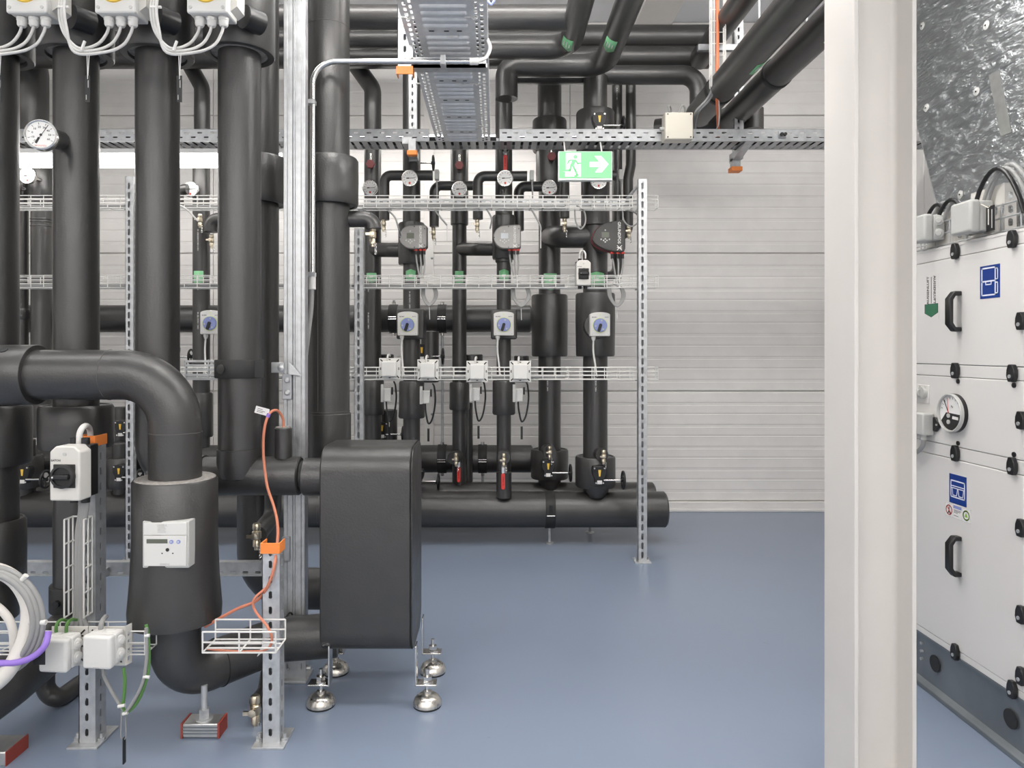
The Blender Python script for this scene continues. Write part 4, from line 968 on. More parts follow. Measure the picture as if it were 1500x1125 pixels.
# ring edge showing pale cut foam under the collars
for (t, x) in TALL[1:]:
    part('cut_edge', G().lathe([(rp + .008, 0), (rp + .055, 0), (rp + .055, .006), (rp + .008, .006)], (x, Yp, PZ(62, Yp - rc) + .012), (0, 0, 1), 30), 'foam_edge', t)
# P1 lower part: base clamp and elbow to the lower left
t, x = TALL[1]
clamp_ring(t, (x, Yp, PZ(872, Yp)), (0, 0, 1), rp + .008, .11, 'black_matt', 'base_clamp')
part('clamp_screw', G().cyl((x - .02, Yp - rp - .012, PZ(872, Yp)), (x - .02, Yp - rp - .03, PZ(872, Yp)), .014, 12), 'black', t)
b = thing('floor_pipe', 'thick black bent pipe at the lower left corner behind the white cable coil', 'pipe', P(0, 1040, 2.65))
run(b, [P(112, 905, Yp), (PX(112, Yp), Yp, .30), P(10, 1000, 2.72), P(-90, 1070, 2.5)], .098, .13, n=36)
b = thing('drain_pipe', 'small black U-bent pipe on the floor left of the left slotted post', 'pipe', P(75, 1030, 3.0))
run(b, [P(66, 950, 3.0), P(66, 1012, 3.0), P(85, 1025, 3.0), P(140, 985, 3.25)], S(13, 3.0), .07, n=24)
# horizontal feed Hh to the box
hz = PZ(697, Yp); rh = S(28, Yp)
t = thing('feed_pipe', 'black horizontal pipe from the tall pipes to the top of the insulated box', 'pipe', (PX(380, Yp), Yp, hz))
cylpart('pipe_run', (PX(225, Yp), Yp, hz), (PX(441, Yp), Yp, hz), rh, 'foam', t, 40)
cylpart('pipe_joint', (PX(440, Yp), Yp, hz), (PX(449, Yp), Yp, hz), rh * .8, 'black_matt', t, 30)
cylpart('box_port', (PX(447, Yp), Yp - .02, hz), (-.70, Yp - .02, hz), rh * .97, 'foam', t, 36)
st = cylpart('sensor_stub', P(415, 672, Yp), P(415, 626, Yp), S(12.5, Yp), 'foam', t, 24)
part('cut_edge', G().cyl(P(415, 626.4, Yp), P(415, 625, Yp), S(11, Yp), 20), 'foam_edge', st)
# orange-red sensor cable with tag
pts = [P(415, 630, 3.11), P(414, 612, 3.10), P(405, 601, 3.06), P(394, 607, 3.02), P(387, 630, 3.0), P(386, 665, 3.0), P(391, 710, 2.99), P(402, 745, 2.95), P(407, 775, 2.85), P(404, 815, 2.72), P(396, 850, 2.7), P(378, 878, 2.74), P(345, 893, 2.74), P(300, 918, 2.76)]
t = thing('sensor_cable', 'thin orange-red cable dropping from the sensor stub with a white tag', 'cable', pts[-1])
part('cable', G().tube(smooth_path(pts), .0058, 8), 'cable_copper', t)
c = P(384, 602, 3.02); M = FR(c, (1, 0, -.28), (.28, 0, 1))
tg = part('tag', G().prism(rrect(-.030, .030, -.015, .015, .002), M, 0, .001), 'paper', t)
part('tag_print', G().strokes([((-.02, .006), (.0, .006)), ((-.02, -.001), (.012, -.001)), ((-.02, -.007), (.004, -.007))], .002, M, .001, .0014), 'ink', tg)
part('blue_tie', G().cyl(P(392, 611, 3.015), P(394, 606, 3.015), .008, 10), 'cable_purple', t)
t = thing('sensor_cable', 'thin copper-coloured cable curling through the small wire basket', 'cable', P(360, 950, 2.72))
part('cable', G().tube(smooth_path([P(391, 860, 2.72), P(372, 878, 2.70), P(374, 895, 2.7), P(393, 920, 2.66), P(398, 940, 2.66), P(385, 953, 2.66), P(340, 954, 2.66), P(302, 950, 2.68)]), .0048, 8), 'cable_copper', t)
# P4 behind P3 and P5 right of the column
Y4 = 3.78; x4 = PX(378, Y4); r4 = RV(62, Y4, 378)
t, _ = tall('dark tall pipe hidden behind the third one, left of the galvanized column', 378, .3, r4, Y4)
run(t, [(x4, Y4, ZC), (x4, Y4, PZ(862, Y4)), (PX(520, Y4), Y4, PZ(862, Y4))], r4, .2, n=36)
sleeve(t, 378, Y4, 232, 300, 86, 0, 'valve_collar', hollow=1)
t = thing('drain_pipe', 'short dark pipe end behind the right slotted post near the floor', 'pipe', P(385, 1030, 2.95)); run(t, [P(392, 985, 3.05), P(388, 1012, 3.0), P(376, 1028, 2.88)], .03, .05, n=20)
t = thing('drain_pipe', 'thin black pipe bending toward the brass cock beside the column', 'pipe', P(380, 785, 3.3))
run(t, [P(400, 720, 3.5), P(400, 755, 3.5), P(378, 783, 3.28)], S(12, 3.5), .06, n=24)
Y5 = 3.58; x5 = PX(481, Y5); r5 = RV(63, Y5, 481)
t, _ = tall('tall black pipe with wide collar right of the galvanized column', 481, .8, r5, Y5)
cylpart('pipe_section', (x5, Y5, .9), (x5, Y5, ZC), r5, 'foam', t, 40)
sleeve(t, 486, Y5, 233, 302, 82, 0, 'valve_collar', hollow=1, xc=x5 + .012)
ring(t, (x5, Y5, PZ(602, Y5)), (0, 0, 1), r5 + .0004)
ring(t, (x5, Y5, PZ(42, Y5)), (0, 0, 1), r5 + .0004)
cylpart('lower_flare', (x5 + .004, Y5, .85), (x5 + .004, Y5, PZ(604, Y5)), r5 * 1.03, 'foam', t, 40)
part('long_seam', G().box(x5 - .028, x5 - .0262, Y5 - r5 - .0005, Y5 - r5 + .02, PZ(600, Y5), PZ(310, Y5)), 'foam_seam', t)
t = thing('drain_elbow', 'short black elbow with brass outlet beside the collared pipe', 'pipe', P(546, 350, 3.6))
run(t, [P(500, 321, 3.6), P(545, 321, 3.6), P(547, 336, 3.6)], S(12, 3.6), .045, n=24)
printing(t, PX(522, 3.6), 3.6, .03, PZ(318, 3.6), size=.01) if 0 else 0
place('cock', mk_cock, P(546, 344, 3.6), 'brass drain cock under the short elbow beside the collared pipe', 'brass drain cocks')
place('cock', mk_cock, P(376, 783, 3.24), 'brass drain cock just left of the galvanized column near orange cap', 'brass drain cocks', scale=1.15)
place('cock', mk_cock, P(374, 1038, 2.86), 'brass drain cock near the floor behind the right slotted post', 'brass drain cocks', scale=1.2)

# ---- galvanized double-channel column
Yc = 3.245
t = thing('strut_column', 'galvanized double strut column standing floor to ceiling left of the collared pipe', 'column', (PX(431, Yc), Yc, 0))
def strut(name, xa_, xb_, y0, z0, z1, m, ribs=2):
    w_ = xb_ - xa_; pts = [(xa_, y0 + .05), (xa_, y0 + .004), (xa_ + .003, y0)]
    for k in range(ribs):
        a = xa_ + w_ * (k + .5) / ribs
        pts += [(a - .006, y0), (a - .004, y0 + .007), (a + .004, y0 + .007), (a + .006, y0)]
    pts += [(xb_ - .003, y0), (xb_, y0 + .004), (xb_, y0 + .05)]
    return part(name, G().prism(pts, FR((0, 0, 0), (1, 0, 0), (0, 1, 0)), z0, z1), m, t, sharp=20)
xa_, xm_, xb_ = PX(414.5, Yc), PX(429, Yc), PX(447, Yc)
strut('channel', xa_, xm_ - .001, Yc + .006, .05, ZC, 'galv', 1); strut('channel', xm_, xb_, Yc, .05, ZC, 'galv', 2)
part('base_plate', G().box(xa_ - .02, xb_ + .012, Yc - .03, Yc + .1, 0, .012), 'galv', t, bevel=.002)
part('base_shoe', G().panel(FR((xb_ + .002, Yc - .004, .012), (0, 0, 1), (-1, 0, 0)), .12, [(0, .05, .055, .016, .010, .5), (.05, xb_ - xa_ + .004, .055, .016, .010, .5)]), 'galv', t, solid=.004)
for z in (.05, .1): part('shoe_bolt', G().cyl((xb_, Yc + .02, z), (xb_ + .022, Yc + .02, z), .012, 8), 'galv', t)
fit = part('angle_fitting', G().box(PX(414, Yc), PX(428, Yc), Yc - .008, Yc + .004, PZ(585, Yc), PZ(548, Yc)), 'galv_dark', t, bevel=.002)
for y in (557, 575): part('fitting_bolt', G().lathe([(.013, 0), (.013, .006), (.008, .01)], P(421, y, Yc - .008), (0, -1, 0), 10), 'galv', fit)
part('joint_box', G().box(xa_ - .004, PX(425, Yc), Yc - .006, Yc + .01, PZ(822, Yc), PZ(786, Yc)), 'galv_dark', t, bevel=.002)
# pipe clamp on P3 with arms
t, x = TALL[3]
zc = PZ(540, Yp)
c3 = thing('pipe_clamp', 'dark padded clamp band bolting third tall pipe to the strut column', 'clamp', (x, Yp, zc))
clamp_ring(c3, (x, Yp, zc), (0, 0, 1), rp + .008, .078, 'black_matt')
part('band_disc', G().lathe([(.02, 0), (.02, .003), (.017, .004)], (x - .045, Yp - rp - .008, zc), (-.4, -1, 0), 20), 'foam', c3)
part('clamp_ear', G().box(x + .085, x + .125, Yp - .06, Yp - .05, zc - .036, zc + .036), 'black_matt', c3)
part('arm', G().box(x + .10, PX(416, Yc), Yc - .005, Yc + .03, zc - .022, zc + .025), 'galv', c3, bevel=.002)
part('arm_bolt', G().lathe([(.017, 0), (.017, .008), (.01, .012)], (x + .145, Yc - .005, zc), (0, -1, 0), 6), 'galv', c3)
part('gusset', G().prism([(0, .03), (.055, -.035), (.0, -.03)], FC((x + .185, Yc - .008, zc)), 0, .02), 'galv', c3, bevel=.002)
g = G()
for y in (529, 535, 541, 549, 554): g.box(PX(270, Yp), x - .09, Yp + .0, Yp + .01, PZ(y, Yp) - .006, PZ(y, Yp) + .004)
g.box(PX(271, Yp), PX(273, Yp), Yp - .002, Yp + .01, PZ(556, Yp), PZ(527, Yp)).box(PX(304, Yp), PX(306, Yp), Yp - .002, Yp + .01, PZ(556, Yp), PZ(527, Yp))
part('double_strut', g, 'galv', c3, bevel=.001)
# bent steel conduit
Yk = 3.40
t = thing('steel_conduit', 'shiny bent steel conduit rising beside the strut column to the overhead tray', 'conduit', P(458, 420, Yk))
part('conduit', G().tube(fillet([P(458, 405, Yk), P(458, 90, Yk), P(690, 90, Yk)], .11, 12), S(4.1, Yk), 20), 'steel', t)
part('lower_socket', G().cyl(P(457.5, 424, Yk), P(457.5, 400, Yk), S(5.2, Yk), 16), 'plastic_white', t)
part('end_socket', G().cyl(P(688, 90, Yk), P(701, 90, Yk), S(5, Yk), 16), 'plastic_white', t)
for py in (150, 402): part('clip', G().cyl(P(447, py, Yk), P(455, py, Yk), .012, 10).box(PX(447, Yk), PX(462, Yk), Yk - .02, Yk + .02, PZ(py + 3, Yk), PZ(py - 3, Yk)), 'galv', t)
part('clip', G().box(PX(645, Yk), PX(653, Yk), Yk - .018, Yk + .03, PZ(96, Yk), PZ(82, Yk)), 'galv', t, bevel=.003)
part('cable', G().tube(smooth_path([P(457, 420, Yk), P(456, 450, Yk), P(452, 485, Yk - .02), P(448, 520, Yk - .03)]), .011, 10), 'cable_grey', t)
part('cable', G().tube(smooth_path([P(700, 90, Yk), P(712, 84, Yk), P(718, 70, Yk), P(714, 58, Yk + .05)]), .009, 10), 'cable_white', t)
single('blue_hook', G().tube(smooth_path([P(712, -10, 3.3), P(715, 2, 3.25), P(720, 6, 3.25), P(724, 0, 3.25), P(727, -12, 3.3)]), .006, 8), 'blue_knob', 'small blue cable loop hanging at the edge of the overhead tray', 'cable')

# ---- large insulated heat exchanger box on levelling feet
xa, xb, ya, yb, zb, zt = -.735, -.349, 3.0, 3.39, .214, 1.085
t = thing('heat_exchanger', 'large black insulated box with rounded ends on round levelling feet', 'heat exchanger', ((xa + xb) / 2, (ya + yb) / 2, .21))
part('jacket', G().prism(rrect(ya, yb, zb, zt, .10, 8), FR((0, 0, 0), (0, 1, 0), (0, 0, 1)), xa, xb - .004), 'foam', t, bevel=.006, sharp=30)
part('end_panel', G().prism(rrect(ya + .004, yb - .004, zb + .004, zt - .004, .097, 8), FR((0, 0, 0), (0, 1, 0), (0, 0, 1)), xb - .003, xb + .002), 'foam', t, bevel=.001)
part('jacket_seam', G().prism(rrect(ya - .001, yb, zb - .001, zt + .001, .10, 8), FR((0, 0, 0), (0, 1, 0), (0, 0, 1)), xb - .0055, xb - .004), 'black_matt', t)
def lev(px, py, Y, brk):
    c = P(px, py, Y); x = c.x
    f = part('levelling_foot', G().lathe([(.052, .0), (.060, .004), (.060, .012), (.058, .018), (.052, .032), (.036, .044), (.016, .047), (.016, .06)], (x, Y, .004), (0, 0, 1), 28), 'foot_metal', t)
    part('foot_pad', G().cyl((x, Y, 0), (x, Y, .008), .058, 28), 'black_matt', f)
    part('foot_spindle', G().cyl((x, Y, .05), (x, Y, .155), .0085, 12), 'steel', f)
    part('nut', G().cyl((x, Y, .108), (x, Y, .126), .02, 6).cyl((x, Y, .100), (x, Y, .107), .026, 16), 'steel', f)
    b = G().box(x - .05, x + .04, Y - .03, Y + .03, .094, .100)
    xs = x + .036 if brk > 0 else x - .05
    b.box(xs, xs + .007, Y - .03, Y + .03, .094, .26)
    part('foot_bracket', b, 'steel', t, bevel=.002)
lev(470, 1030, 3.02, 1); lev(626, 1030, 3.02, -1); lev(492, 985, 3.33, 1); lev(634, 985, 3.33, -1)
# lower port + pipe from the foreground U-pipe
Yu = 2.8; ru = .0973
xu = PX(257, Yu); zu = PZ(549, Yu)
t = thing('loop_pipe', 'thick black curved pipe in the foreground with the heat meter sleeve', 'pipe', (xu, Yu, .1), TP)
zl = .215
part('upper_bend', G().tube(fillet([P(-70, 549, Yu), (xu, Yu, zu), (xu, Yu, PZ(720, Yu))], .20, 16), ru, 48), 'foam', t)
part('lower_bend', G().tube(fillet([(xu, Yu, PZ(880, Yu)), (xu, Yu, zl), (-.95, 3.15, zl + .012), (-.70, 3.19, zl + .015)], [.13, .12], 12), ru * .97, 48), 'foam', t)
ring(t, P(162, 549, Yu), (1, 0, 0), ru + .0004); ring(t, (xu, Yu, PZ(633, Yu)), (0, 0, 1), ru + .0004); ring(t, (xu + .115, 2.936, zl + .004), (.298, .35, .01), ru * .97 + .001, .003, 'black_matt'); ring(t, (-.92, 3.188, zl + .013), (1, 0, 0), ru * .97 + .001, .004, 'black_matt')
rs = .156; z1 = PZ(700, Yu); z0 = PZ(905, Yu); hgt = z1 - z0
part('meter_sleeve', G().lathe([(rs * .6, .012), (rs + .0, .012), (rs + .014, 0), (rs + .016, .04), (rs + .006, .16), (rs, .3), (rs, hgt - .008), (rs - .006, hgt), (rs * .6, hgt)], (xu, Yu, z0), (0, 0, 1), 56), 'foam', t)
part('cut_edge', G().lathe([(ru, 0), (rs - .008, 0), (rs - .012, .004), (ru, .004)], (xu, Yu, z1 - .001), (0, 0, 1), 48), 'foam_edge', t)
part('cut_edge', G().tube([(xu - rs * .6 + .004 * i, Yu - ru * 0 - .0, 0) for i in range(2)], .0001, 4), 'foam_edge', t) if 0 else 0
# clamp at left on the horizontal part
cl = thing('pipe_clamp', 'broad dark clamp band around the curved foreground pipe at left edge', 'clamp', P(20, 549, Yu))
clamp_ring(cl, P(24, 549, Yu), (1, 0, 0), ru + .014, .165, 'foam')
cylpart('inner_rim', P(40, 549, Yu), P(52, 549, Yu), ru + .006, 'black_matt', cl, 40)
part('band_disc', G().lathe([(.02, 0), (.02, .003), (.017, .004)], P(12, 549, Yu) + V((0, -ru - .019, 0)), (0, -1, 0), 20), 'foam', cl)
part('band_hole', G().lathe([(.016, 0), (.016, .002)], P(22, 549, Yu) + V((0, -.065, ru - .0)), (0, -.6, .8), 16), 'black', cl)
# heat meter
mc = P(244, 797, Yu - rs + .009); k = S(32.5, Yu - rs)
m = thing('heat_meter', 'white heat meter with display and two blue buttons on the curved pipe sleeve', 'meter', mc)
Mf = FC((mc.x, mc.y - .012, mc.z))
part('frame', G().box(mc.x - k * 1.05, mc.x + k * 1.05, mc.y - .008, mc.y + .05, mc.z - k * 1.06, mc.z + k * 1.06), 'plastic_grey', m, bevel=.004)
part('lower_cover', G().box(mc.x - k * .95, mc.x + k * .95, mc.y - .014, mc.y, mc.z - k * .95, mc.z + k * .42), 'plastic_white', m, bevel=.002)
up = part('upper_cover', G().box(mc.x - k * .97, mc.x + k * .97, mc.y - .013, mc.y, mc.z + k * .44, mc.z + k), 'plastic_white', m, bevel=.002)
Mf = FC((mc.x, mc.y - .0142, mc.z))
part('display', G().box(mc.x - k * .82, mc.x + k * .12, mc.y - .0155, mc.y - .012, mc.z + k * .08, mc.z + k * .27), 'lcd', m, bevel=.0005)
for bx in (.30, .62):
    bt = part('button', G().prism(circ(k * bx, k * .15, k * .09, 18), Mf, 0, .002), 'blue_knob', m)
    part('button_arrow', G().prism([(k * (bx - .035), k * .11), (k * (bx + .045), k * .15), (k * (bx - .035), k * .19)], Mf, .002, .0026), 'plastic_white', bt)
part('optical_port', G().prism(circ(k * .12, -k * .21, k * .08, 18), Mf, 0, .0015), 'black_matt', m)
for bx in (-.12, .36): part('port_dot', G().prism(circ(k * bx, -k * .37, k * .032, 12), Mf, 0, .001), 'ink', m)
g = G(); text(g, 'SIEMENS', k * .12, FC((mc.x, mc.y - .0144, mc.z - k * .86))); part('maker_lettering', g, 'plastic_grey', m)
g = G(); M2 = FC((mc.x, mc.y - .0134, mc.z)); text(g, 'UH50-A', k * .13, FC((mc.x - k * .12, mc.y - .0134, mc.z + k * .88)))
for j in range(4): g.strokes([((-k * .3, k * (.80 - .07 * j)), (k * (-.02 + .05 * (j % 2)), k * (.80 - .07 * j)))], k * .025, M2, 0, .0003)
text(g, 'CE', k * .1, FC((mc.x - k * .26, mc.y - .0134, mc.z + k * .70)))
part('label_print', g, 'plastic_grey', up)
# support foot under the bend
t = thing('rail_support', 'short rail foot with red end caps under the curved pipe bend', 'support', P(300, 1080, 2.80))
xf = PX(300, 2.80) - .002
part('rail', G().box(xf - .068, xf + .068, 2.76, 2.84, 0.004, .058), 'alu', t, bevel=.004)
g = G()
for z in (.018, .03, .042): g.box(xf - .068, xf + .068, 2.7585, 2.761, z, z + .006)
part('rail_groove', g, 'ahu_base', t)
for s in (-1, 1): part('end_cap', G().box(xf + s * .071 - .004, xf + s * .071 + .004, 2.758, 2.842, .002, .06), 'rubber_red', t, bevel=.001)
part('stud', G().cyl((xf, 2.80, .06), (xf, 2.80, .19), .012, 14), 'galv', t)
part('stud_nut', G().cyl((xf, 2.80, .058), (xf, 2.80, .098), .02, 6), 'galv', t)
part('nut_washer', G().cyl((xf, 2.80, .056), (xf, 2.80, .063), .032, 16), 'galv', t)
t = single('rail_end', G().box(PX(-30, 2.62), PX(19, 2.62), 2.58, 2.70, 0, .05), 'alu', 'end of another rail foot at the bottom left picture edge', 'support', bevel=.004)
part('end_cap', G().box(PX(19, 2.62), PX(20.5, 2.62), 2.578, 2.702, 0, .052), 'rubber_red', t)

# ---- foreground slotted posts with orange caps
Yq = 2.72
channel_post('slotted galvanized post with orange cap at right of the heat meter', PX(396, Yq), Yq, 0, PZ(803, Yq), .064, .06, cap=True, group='foreground posts', slot=.0145, hw=.0065)
lp = channel_post('slotted galvanized post with orange cap carrying the grey isolator switch', PX(127, Yq), Yq, 0, PZ(646, Yq), .06, .075, cap=True, group='foreground posts', slot=.0145, hw=.0065)
# ---- crossbar strut
t = thing('crossbar_strut', 'horizontal galvanized strut between the tall pipes and the strut column', 'rail', P(220, 840, 3.44))
part('rail', G().panel(FC((PX(-60, 3.44), 3.44, PZ(842, 3.44))), PX(416, 3.44) - PX(-60, 3.44), [(0, .022, .06, .014, .006, .4), (.022, .055, 1, 0, 0, 0)]), 'galv', t, solid=.003)
part('top_flange', G().box(PX(-60, 3.44), PX(416, 3.44), 3.44, 3.48, PZ(825, 3.44), PZ(825, 3.44) + .004), 'galv', t)
part('bottom_flange', G().box(PX(-60, 3.44), PX(416, 3.44), 3.43, 3.48, PZ(842, 3.44) - .004, PZ(842, 3.44)), 'galv', t)
part('clamp_bolt', G().cyl(P(152, 838, 3.43), P(158, 838, 3.43), .022, 14), 'galv', t)
part('angle_bracket', G().box(PX(404, 3.2), PX(414, 3.2), 3.16, 3.2, PZ(838, 3.2), PZ(826, 3.2)), 'galv', t)

# ---- isolator on left post with cables and vertical basket
SL = P(116, 688, Yq - .06)
fs = place('switch', mk_switch, SL, 'rotary isolator switch with black knob on the left slotted post', 'rotary isolator switches', rz=-.04, scale=1.12)
for ch in [c_ for c_ in fs.children if c_.name.startswith('supply_cable')]: bpy.data.objects.remove(ch)
fs['label'] = 'rotary isolator switch with black knob on the orange-capped left post'
t = thing('switch_cables', 'grey cables running from the foreground isolator switch into the upright basket', 'cable', P(125, 900, Yq - .03))
part('arched_cable', G().tube(smooth_path([P(116, 650, Yq - .06), P(117, 634, Yq - .06), P(124, 624, Yq - .03), P(131, 628, Yq + .03), P(133, 645, Yq + .05)]), .011, 10), 'cable_white', t)
for i, px in enumerate((117, 121, 128, 132)):
    part('cable', G().tube(smooth_path([P(115 + 5 * i, 722, Yq - .05), P(118 + 3 * i, 745, Yq - .05), P(113 + 3.2 * i, 785, Yq - .04), P(112 + 3 * i, 860, Yq - .04), P(110 + 4 * i, 900, Yq - .04), P(104 + 8 * i, 920, Yq - .06)]), .0085, 10), 'cable_grey', t)
basket('upright white wire basket on the left slotted post under the switch', P(135, 897, Yq - .01), S(140, Yq), S(28, Yq), .055, step=.085, r=.0032, dirx=(0, 0, 1), up=(0, -1, 0), nbot=0, group='foreground baskets')
# ---- low horizontal basket carrying the two white boxes
zlb = PZ(957, Yq - .09)
basket('low white wire basket behind the two cream junction boxes', (PX(-40, Yq - .09), Yq - .10, zlb), PX(214, Yq - .09) - PX(-40, Yq - .09), .09, .085, step=.085, r=.0028, group='foreground baskets')
g = G()
t = thing('box_plate', 'slotted grey mounting plate behind the two cream junction boxes', 'plate', P(130, 975, Yq - .12))
Mp = FC((PX(76, Yq - .12), Yq - .12, PZ(974, Yq - .12)))
for j in range(2):
    o = PX(76 + 54 * j, Yq - .12)
    pl = part('plate', G().box(o, o + S(53, Yq - .12), Yq - .122, Yq - .119, PZ(975, Yq - .12), PZ(917, Yq - .12)), 'plastic_pale', t, bevel=.002)
    g = G(); Mo = FC((o, Yq - .122, PZ(975, Yq - .12))); s_ = S(1, Yq - .12)
    for (a, b) in (((6, 52), (12, 46)), ((42, 46), (48, 52)), ((40, 29), (47, 29)), ((42, 12), (48, 6)), ((45, 44), (45.5, 44)), ((44, 16), (44.5, 16))): g.strokes([((a[0] * s_, a[1] * s_), (b[0] * s_, b[1] * s_))], .006, Mo, 0, .0006)
    part('plate_slot', g, 'black_matt', pl)
part('plate_edge', G().panel(FR((PX(183, Yq - .12), Yq - .12, PZ(975, Yq - .12)), (0, 0, 1), (0.3, 1, 0)), S(58, Yq - .12), [(0, .03, .03, .009, .005, .2)]), 'plastic_pale', t, solid=.003)
def mk_cbox():
    t = thing('cream_box', '', 'junction box')
    part('body', G().box(-.056, .056, -.02, .035, -.06, .062), 'plastic_white', t, bevel=.008, seg=3)
    part('lid', G().box(-.058, .058, -.055, -.02, -.064, .064), 'plastic_white', t, bevel=.012, seg=4)
    part('lid_print', G().box(-.012, .012, -.0555, -.055, -.057, -.054), 'plastic_grey', t)
    for z in (.025, -.025):
        n_ = part('membrane_inlet', G().lathe([(.022, 0), (.022, .005), (.018, .008), (.01, .008), (.008, .012)], (.054, .008, z), (1, -.35, 0), 20), 'plastic_white', t)
    for x in (-.025, .02):
        part('top_inlet', G().lathe([(.02, 0), (.019, .006), (.01, .009)], (x, .008, .058), (0, 0, 1), 18), 'plastic_white', t)
    return t
place('cbox', mk_cbox, P(91, 953, Yq - .16), 'cream junction box with two green wires, the left of the pair', 'cream junction boxes low at left', rz=-.1, scale=.92)
place('cbox', mk_cbox, P(154, 948, Yq - .16), 'cream junction box with grey cable, the right of the pair', 'cream junction boxes low at left', rz=-.1, scale=.92)
Yg = Yq - .15
def wire(lab, pts, m, r=.006):
    t = thing('wire', lab, 'cable', pts[-1], 'earth wires around the low boxes'); part('wire_run', G().tube(smooth_path(pts), r, 8), m, t)
wire('green wire arching into the left cream box, the left one', [P(82, 928, Yg), P(83, 915, Yg), P(90, 908, Yg + .03), P(100, 910, Yg + .07)], 'cable_green')
wire('green wire arching into the left cream box, the right one', [P(97, 928, Yg), P(98, 915, Yg), P(104, 908, Yg + .03), P(112, 908, Yg + .07)], 'cable_green')
wire('grey cable arching into the right cream box', [P(147, 928, Yg), P(149, 912, Yg), P(155, 903, Yg + .05)], 'cable_grey', .009)
wire('grey wire hanging from the low boxes, the leftmost strand', [P(151, 978, Yg), P(153, 992, Yg), P(165, 1015, Yg), P(178, 1036, Yg), P(183, 1044, Yg)], 'cable_grey')
wire('green wire hanging straight below the right cream box', [P(181, 978, Yg), P(183, 1000, Yg), P(181, 1025, Yg), P(180, 1035, Yg), P(184, 1045, Yg)], 'cable_green')
wire('green wire looping up to the curved pipe sleeve', [P(184, 1046, Yg), P(200, 1030, Yg), P(213, 1000, Yg), P(218, 970, Yg), P(217, 930, Yg), P(214, 915, Yg)], 'cable_green')
wire('grey wire beside the looping green one up to the sleeve', [P(184, 1044, Yg - .01), P(197, 1025, Yg - .01), P(210, 996, Yg - .01), P(215, 960, Yg - .01), P(214, 920, Yg - .01)], 'cable_grey')
for a, b, lab in (((212, 931), (219, 931), 'white cable tie at the top of the looping earth wires, by the sleeve'), ((210, 991), (219, 992), 'white cable tie halfway up the looping earth wires'), ((173, 1035), (183, 1033), 'white cable tie joining the hanging earth wires, upper of two'), ((180, 1046), (187, 1044), 'lowest white cable tie where all the earth wires meet')):
    single('cable_tie', G().cyl(P(*a, Yg - .012), P(*b, Yg - .012), .006, 8), 'plastic_white', lab, 'cable tie', group='ties on the earth wires')
single('hanging_loop', G().tube(smooth_path([P(178, 1042, Yg), P(177, 1075, Yg), P(178, 1081, Yg), P(184, 1080, Yg), P(184, 1050, Yg)]), .0022, 6), 'cable_grey', 'thin pale cord loop hanging below the earth wires', 'cord')
single('hanging_tag', G().box(PX(180.2, Yg), PX(182, Yg), Yg - .004, Yg + .012, PZ(1119, Yg), PZ(1081, Yg)), 'black', 'thin dark tag seen edge-on hanging near the floor', 'tag')
# ---- small basket at right post
basket('small white wire basket on the orange-capped right slotted post', (PX(300, 2.62), 2.60, PZ(956, 2.6)), PX(407, 2.6) - PX(300, 2.6), .12, .075, step=.089, r=.0034, group='foreground baskets')
t = single('basket_clip', G().prism([(-.02, -.02), (.016, .01), (.03, .03), (.0, .03)], FR((PX(388, 2.68), 2.66, PZ(950, 2.68)), (1, 0, 0), (0, .3, 1)), 0, .004), 'galv', 'small galvanized clip fixing the little basket to its post', 'clip')
# ---- coil of white hose and grey cables at the left edge
c = P(-4, 903, 2.45)
def coilpts(c, rx, rz_, a0, a1, n=26, dy=0): return [c + V((rx * math.cos(a), dy * (a - a0), rz_ * math.sin(a))) for a in [math.radians(a0 + (a1 - a0) * i / n) for i in range(n + 1)]]
t = thing('white_hose', 'thick white corrugated hose looping at the left picture edge', 'hose', c)
part('outer_loop', G().tube(smooth_path([P(-70, 860, 2.45), P(-20, 835, 2.45), P(20, 848, 2.45), P(42, 885, 2.45), P(38, 930, 2.43), P(20, 970, 2.40), P(-5, 1000, 2.38), P(-60, 1035, 2.36)]), .026, 16), 'hose_white', t)
part('inner_loop', G().tube(smooth_path([P(-60, 880, 2.5), P(-20, 880, 2.5), P(8, 900, 2.5), P(19, 925, 2.5), P(20, 960, 2.5)]), .014, 14), 'hose_white', t)
t = thing('cable_coil', 'coil of grey cables tied together over the white hose', 'cable', c)
for j, (rr, dy) in enumerate(((62, 0), (66, -.02), (70, -.01), (75, .0))):
    part('coil_turn', G().tube(coilpts(c + V((0, dy - .03, -.002 * j)), S(rr, 2.45), S(rr + 4, 2.45), 110, -110, 30), .0095, 10), 'cable_grey' if j else 'cable_white', t)
for a in (50, -2):
    e = c + V((S(69, 2.45) * math.cos(math.radians(a)), -.035, S(73, 2.45) * math.sin(math.radians(a)))); d = V((math.cos(math.radians(a)), 0, math.sin(math.radians(a))))
    part('cable_tie', G().cyl(e - d * .028, e + d * .028, .009, 10), 'plastic_white', t)
t = thing('purple_cable', 'purple cable curving under the grey coil at the left edge', 'cable', P(40, 965, 2.4))
part('cable', G().tube(smooth_path([P(71, 925, 2.42), P(66, 945, 2.4), P(48, 962, 2.39), P(20, 971, 2.38), P(-30, 970, 2.38)]), .0105, 12), 'cable_purple', t)
single('hanging_tag', G().box(PX(50, 2.46), PX(67, 2.46), 2.455, 2.458, PZ(973, 2.46), PZ(950, 2.46)), 'black', 'small black engraved tag tucked behind the purple cable', 'tag')

